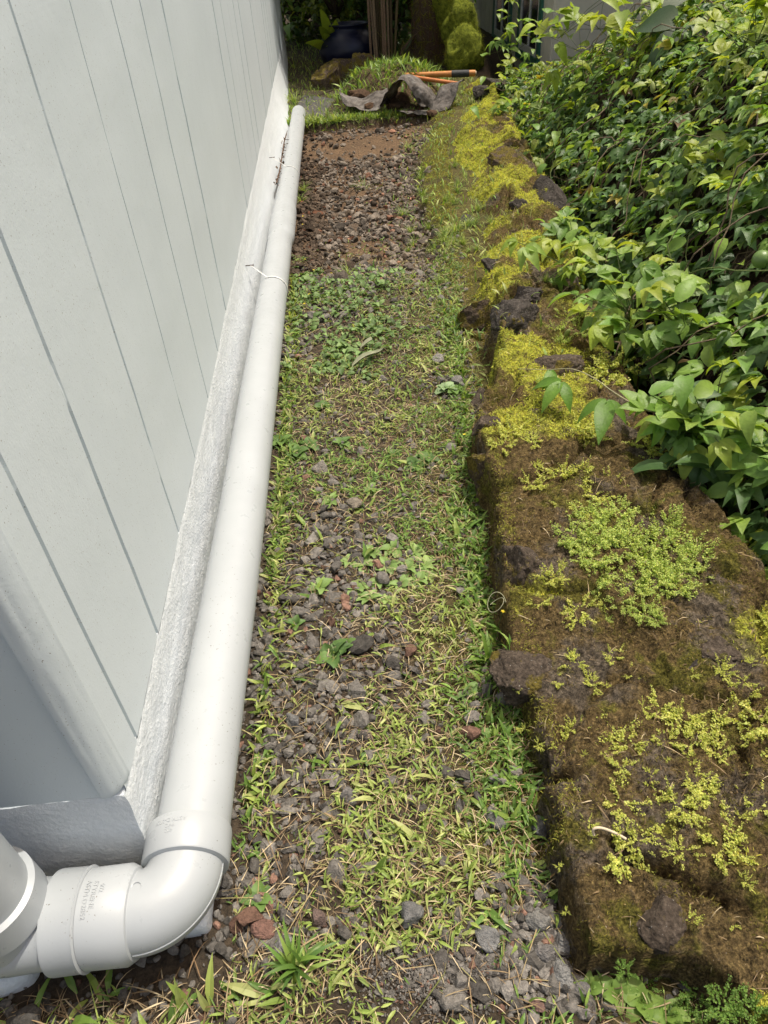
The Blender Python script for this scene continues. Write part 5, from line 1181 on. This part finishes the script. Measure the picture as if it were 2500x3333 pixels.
# ------------------------------------------------------------------ trees and shrubs that close the view and shade the back
def tree(x, y, h, cr, n, seed, label, low=.2, lsize=(.10, .20), pal=None, cat='tree', group='dark trees closing the view'):
    root = empty('tree' if cat == 'tree' else 'shrub', (x, y, 0), label, cat, group); r = np.random.default_rng(seed); s = Soup(); u = np.linspace(0, 1, 14)[:, None]
    s.add(*tube(np.array([0, 0, -.1]) + np.array([.2 * math.sin(seed), .1, h * .8]) * u, np.linspace(.11, .04, 14) * h / 3, 10), np.array([.10, .075, .05]))
    tips = []
    for k in range(9):
        a = k * 2.4; z0 = h * r.uniform(.2, .6); e = np.array([cr * .8 * math.cos(a), cr * .8 * math.sin(a), z0 + h * .25]); q = np.linspace(0, 1, 8)[:, None]; b0 = np.array([.2 * math.sin(seed) * z0 / h, 0, z0]); s.add(*tube(b0 + (e - b0) * q, np.linspace(.04, .012, 8), 6), np.array([.10, .075, .05])); tips.append(e)
    obj('trunk', s.mesh('trunk', BARK, True), root); s = Soup()
    cl = np.stack([r.normal(0, cr * .55, 60), r.normal(0, cr * .45, 60), low + (h - low) * r.random(60)], 1); i = r.integers(0, 60, n); P = cl[i] + r.normal(0, cr * .16, (n, 3)); P[:, 2] = np.maximum(P[:, 2], .03)
    M = rots(r.random(n) * 6.3, r.normal(-.2, .6, n), r.normal(0, .5, n), r.uniform(*lsize, n)); c = greens(n, r, pal or V_DARK + V_MID[:1])
    for j in range(3): k = r.integers(0, 3, n) == j; inst(s, *SIMPLE[j], M[k], P[k], c[k])
    obj('crown', s.mesh('crown', LEAF, True), root)['kind'] = 'stuff'
for k, (x, y, h, cr, n, lab) in enumerate([
    (-1.3, 14.5, 4.2, 1.5, 3400, 'dark leafy tree behind the lawn, nearest the white house'), (.1, 13.2, 3.6, 1.2, 3000, 'dark tree rising straight behind the blue pot'), (1.5, 13.0, 4.2, 1.4, 3400, 'dark tree rising behind the mossy trunk'),
    (.6, 11.2, 3.2, .9, 2400, 'dark tree rising behind the canes')]): tree(x, y, h, cr, n, 200 + k, lab)
tree(.22, 10.3, .95, .35, 900, 210, 'light green shrub above the bromeliad behind the pot', .3, (.05, .10), [(.16, .22, .04), (.22, .27, .05), (.12, .18, .035)], 'shrub', None)
tree(-.22, 11.6, .75, .4, 900, 211, 'low fine-leaved shrub at the far edge of the lawn', .02, (.05, .09), [(.10, .15, .035), (.14, .19, .05), (.07, .11, .03)], 'shrub', None)
tree(.95, 9.9, 1.1, .4, 900, 212, 'dark shrub filling the gap between canes and mossy trunk', .1, (.08, .14), V_DARK, 'shrub', None)

# ------------------------------------------------------------------ small things
def dry_leaf():
    a, b = on_z(762, 795, .03), on_z(828, 752, .035); d = b - a; L = np.linalg.norm(d); d /= L; sd = np.cross(d, [0, 0, 1]); s = Soup(); t = np.linspace(0, 1, 14); w = .012 * np.sin(np.pi * np.clip(t * .9 + .06, 0, 1)) ** .7
    V = np.stack([np.stack([a + d * L * q + sd * ww * e + np.array([0, 0, .012 * abs(e) + .010 * math.sin(q * 5)]) for e in (-1, -.3, .3, 1)]) for q, ww in zip(t, w)]).reshape(-1, 3)
    F = [[4 * k + c, 4 * k + c + 1, 4 * k + 5 + c, 4 * k + 4 + c] for k in range(13) for c in range(3)]
    s.add(V, np.array(F)); s.add(V + [0, 0, -.0015], np.array(F)[:, ::-1]); c0 = on_z(780, 755, .02); s.add(V[:28] * .9 + (c0 - a * .9), np.array(F)[:18])
    tag(obj('dry_leaf', s.mesh('dry_leaf', m_flat('dry leaf', (.20, .215, .135), .8, .2, 80), True)), 'dry grey green rolled leaf lying on the path', 'leaf')
dry_leaf()
def curl():
    p = [on_z(1283, 1803, .125), on_z(1281, 1793, .135), on_z(1290, 1788, .14), on_z(1305, 1790, .135), on_z(1330, 1800, .125), on_z(1352, 1812, .118)]; z = spline(p, 24); s = Soup(); s.add(*tube(z, .0022, 7, True), np.array([.60, .50, .36]))
    tag(obj('curled_twig', s.mesh('curled_twig', THATCH, True)), 'pale curled dead twig lying on the front slab', 'twig')
curl()
def tendril():
    t = np.linspace(0, 1, 40); a = t * 9; c = on_z(1072, 1303, .12); P = c + np.stack([.020 * np.cos(a) * (1 - .4 * t), .022 * np.sin(a) * (1 - .4 * t), .012 * np.sin(a * 1.3)], 1); s = Soup(); s.add(*tube(P, .0006, 6), np.array([.40, .40, .26])); tag(obj('dry_tendril', s.mesh('dry_tendril', THATCH, True)), 'pale looped dry tendril hanging on the wall edge above the grass stalk', 'tendril')
tendril()
def twig():
    root = empty('dead_twig', (-.30, 5.0, .1), 'dead twig with brown leaf scraps caught between house and pipe', 'twig'); s = Soup(); r = np.random.default_rng(95)
    y = np.linspace(4.3, 5.7, 18); x = pipe_x(y) - .058; P = np.stack([x, y, pipe_z(y) + .040 + .01 * np.sin(y * 5)], 1); s.add(*tube(P, .004, 6), np.array([.12, .07, .045]))
    for k in range(8):
        q = P[2 + 2 * k]; s.add(*tube(np.array([q, q + [r.uniform(.01, .05), r.normal(0, .06), r.uniform(-.01, .02)]]), .002, 5), np.array([.10, .06, .04]))
    me = s.mesh('stem', BARK); me.transform(Matrix.Translation((.30, -5.0, -.1))); obj('stem', me, root); s = Soup(); n = 26; i = r.integers(0, 18, n)
    inst(s, *SIMPLE[0], rots(r.random(n) * 6.3, r.normal(0, .8, n), r.normal(0, .8, n), r.uniform(.012, .028, n)), P[i] + r.normal(0, .010, (n, 3)), greens(n, r, [(.08, .05, .03), (.14, .085, .05)])); me = s.mesh('dead_leaves', THATCH); me.transform(Matrix.Translation((.30, -5.0, -.1))); obj('dead_leaves', me, root)['kind'] = 'stuff'
twig()
# little yellow flowers beside the pipe
def yflower():
    s = Soup(); r = np.random.default_rng(97); s.add(*tube([(0, 0, 0), (.004, 0, .05), (.0, .002, .09)], .0009, 5), np.array([.14, .20, .06]))
    for k in range(6): inst(s, *SIMPLE[2], rots([k * 1.05], [.4], [0], [.0065]), np.array([[0, 0, .09]]), np.array([[.75, .62, .04]]))
    me = s.mesh('yellow_flower', WEED, True); c = (657, 575), (670, 602), (712, 612), (700, 645), (680, 655), (668, 672), (655, 480), (648, 500), (1068, 1392), (1005, 1003)
    for k, (px, py) in enumerate(c):
        p = at_wall(px, py); o = obj('yellow_flower', me); o.location = p - [0, 0, .05 if k < 8 else 0.0]; o.rotation_euler = (.2, .1, k)
        if k < 8: tag(o, 'tiny yellow flower on a thin stalk beside the far pipe', 'flower', 'yellow flowers beside the pipe')
        elif k == 8: tag(o, 'tiny yellow flower beside the tall grass stalk at the wall', 'flower')
        else: tag(o, 'tiny yellow flower in the grass at the mossy wall face', 'flower')
yflower()
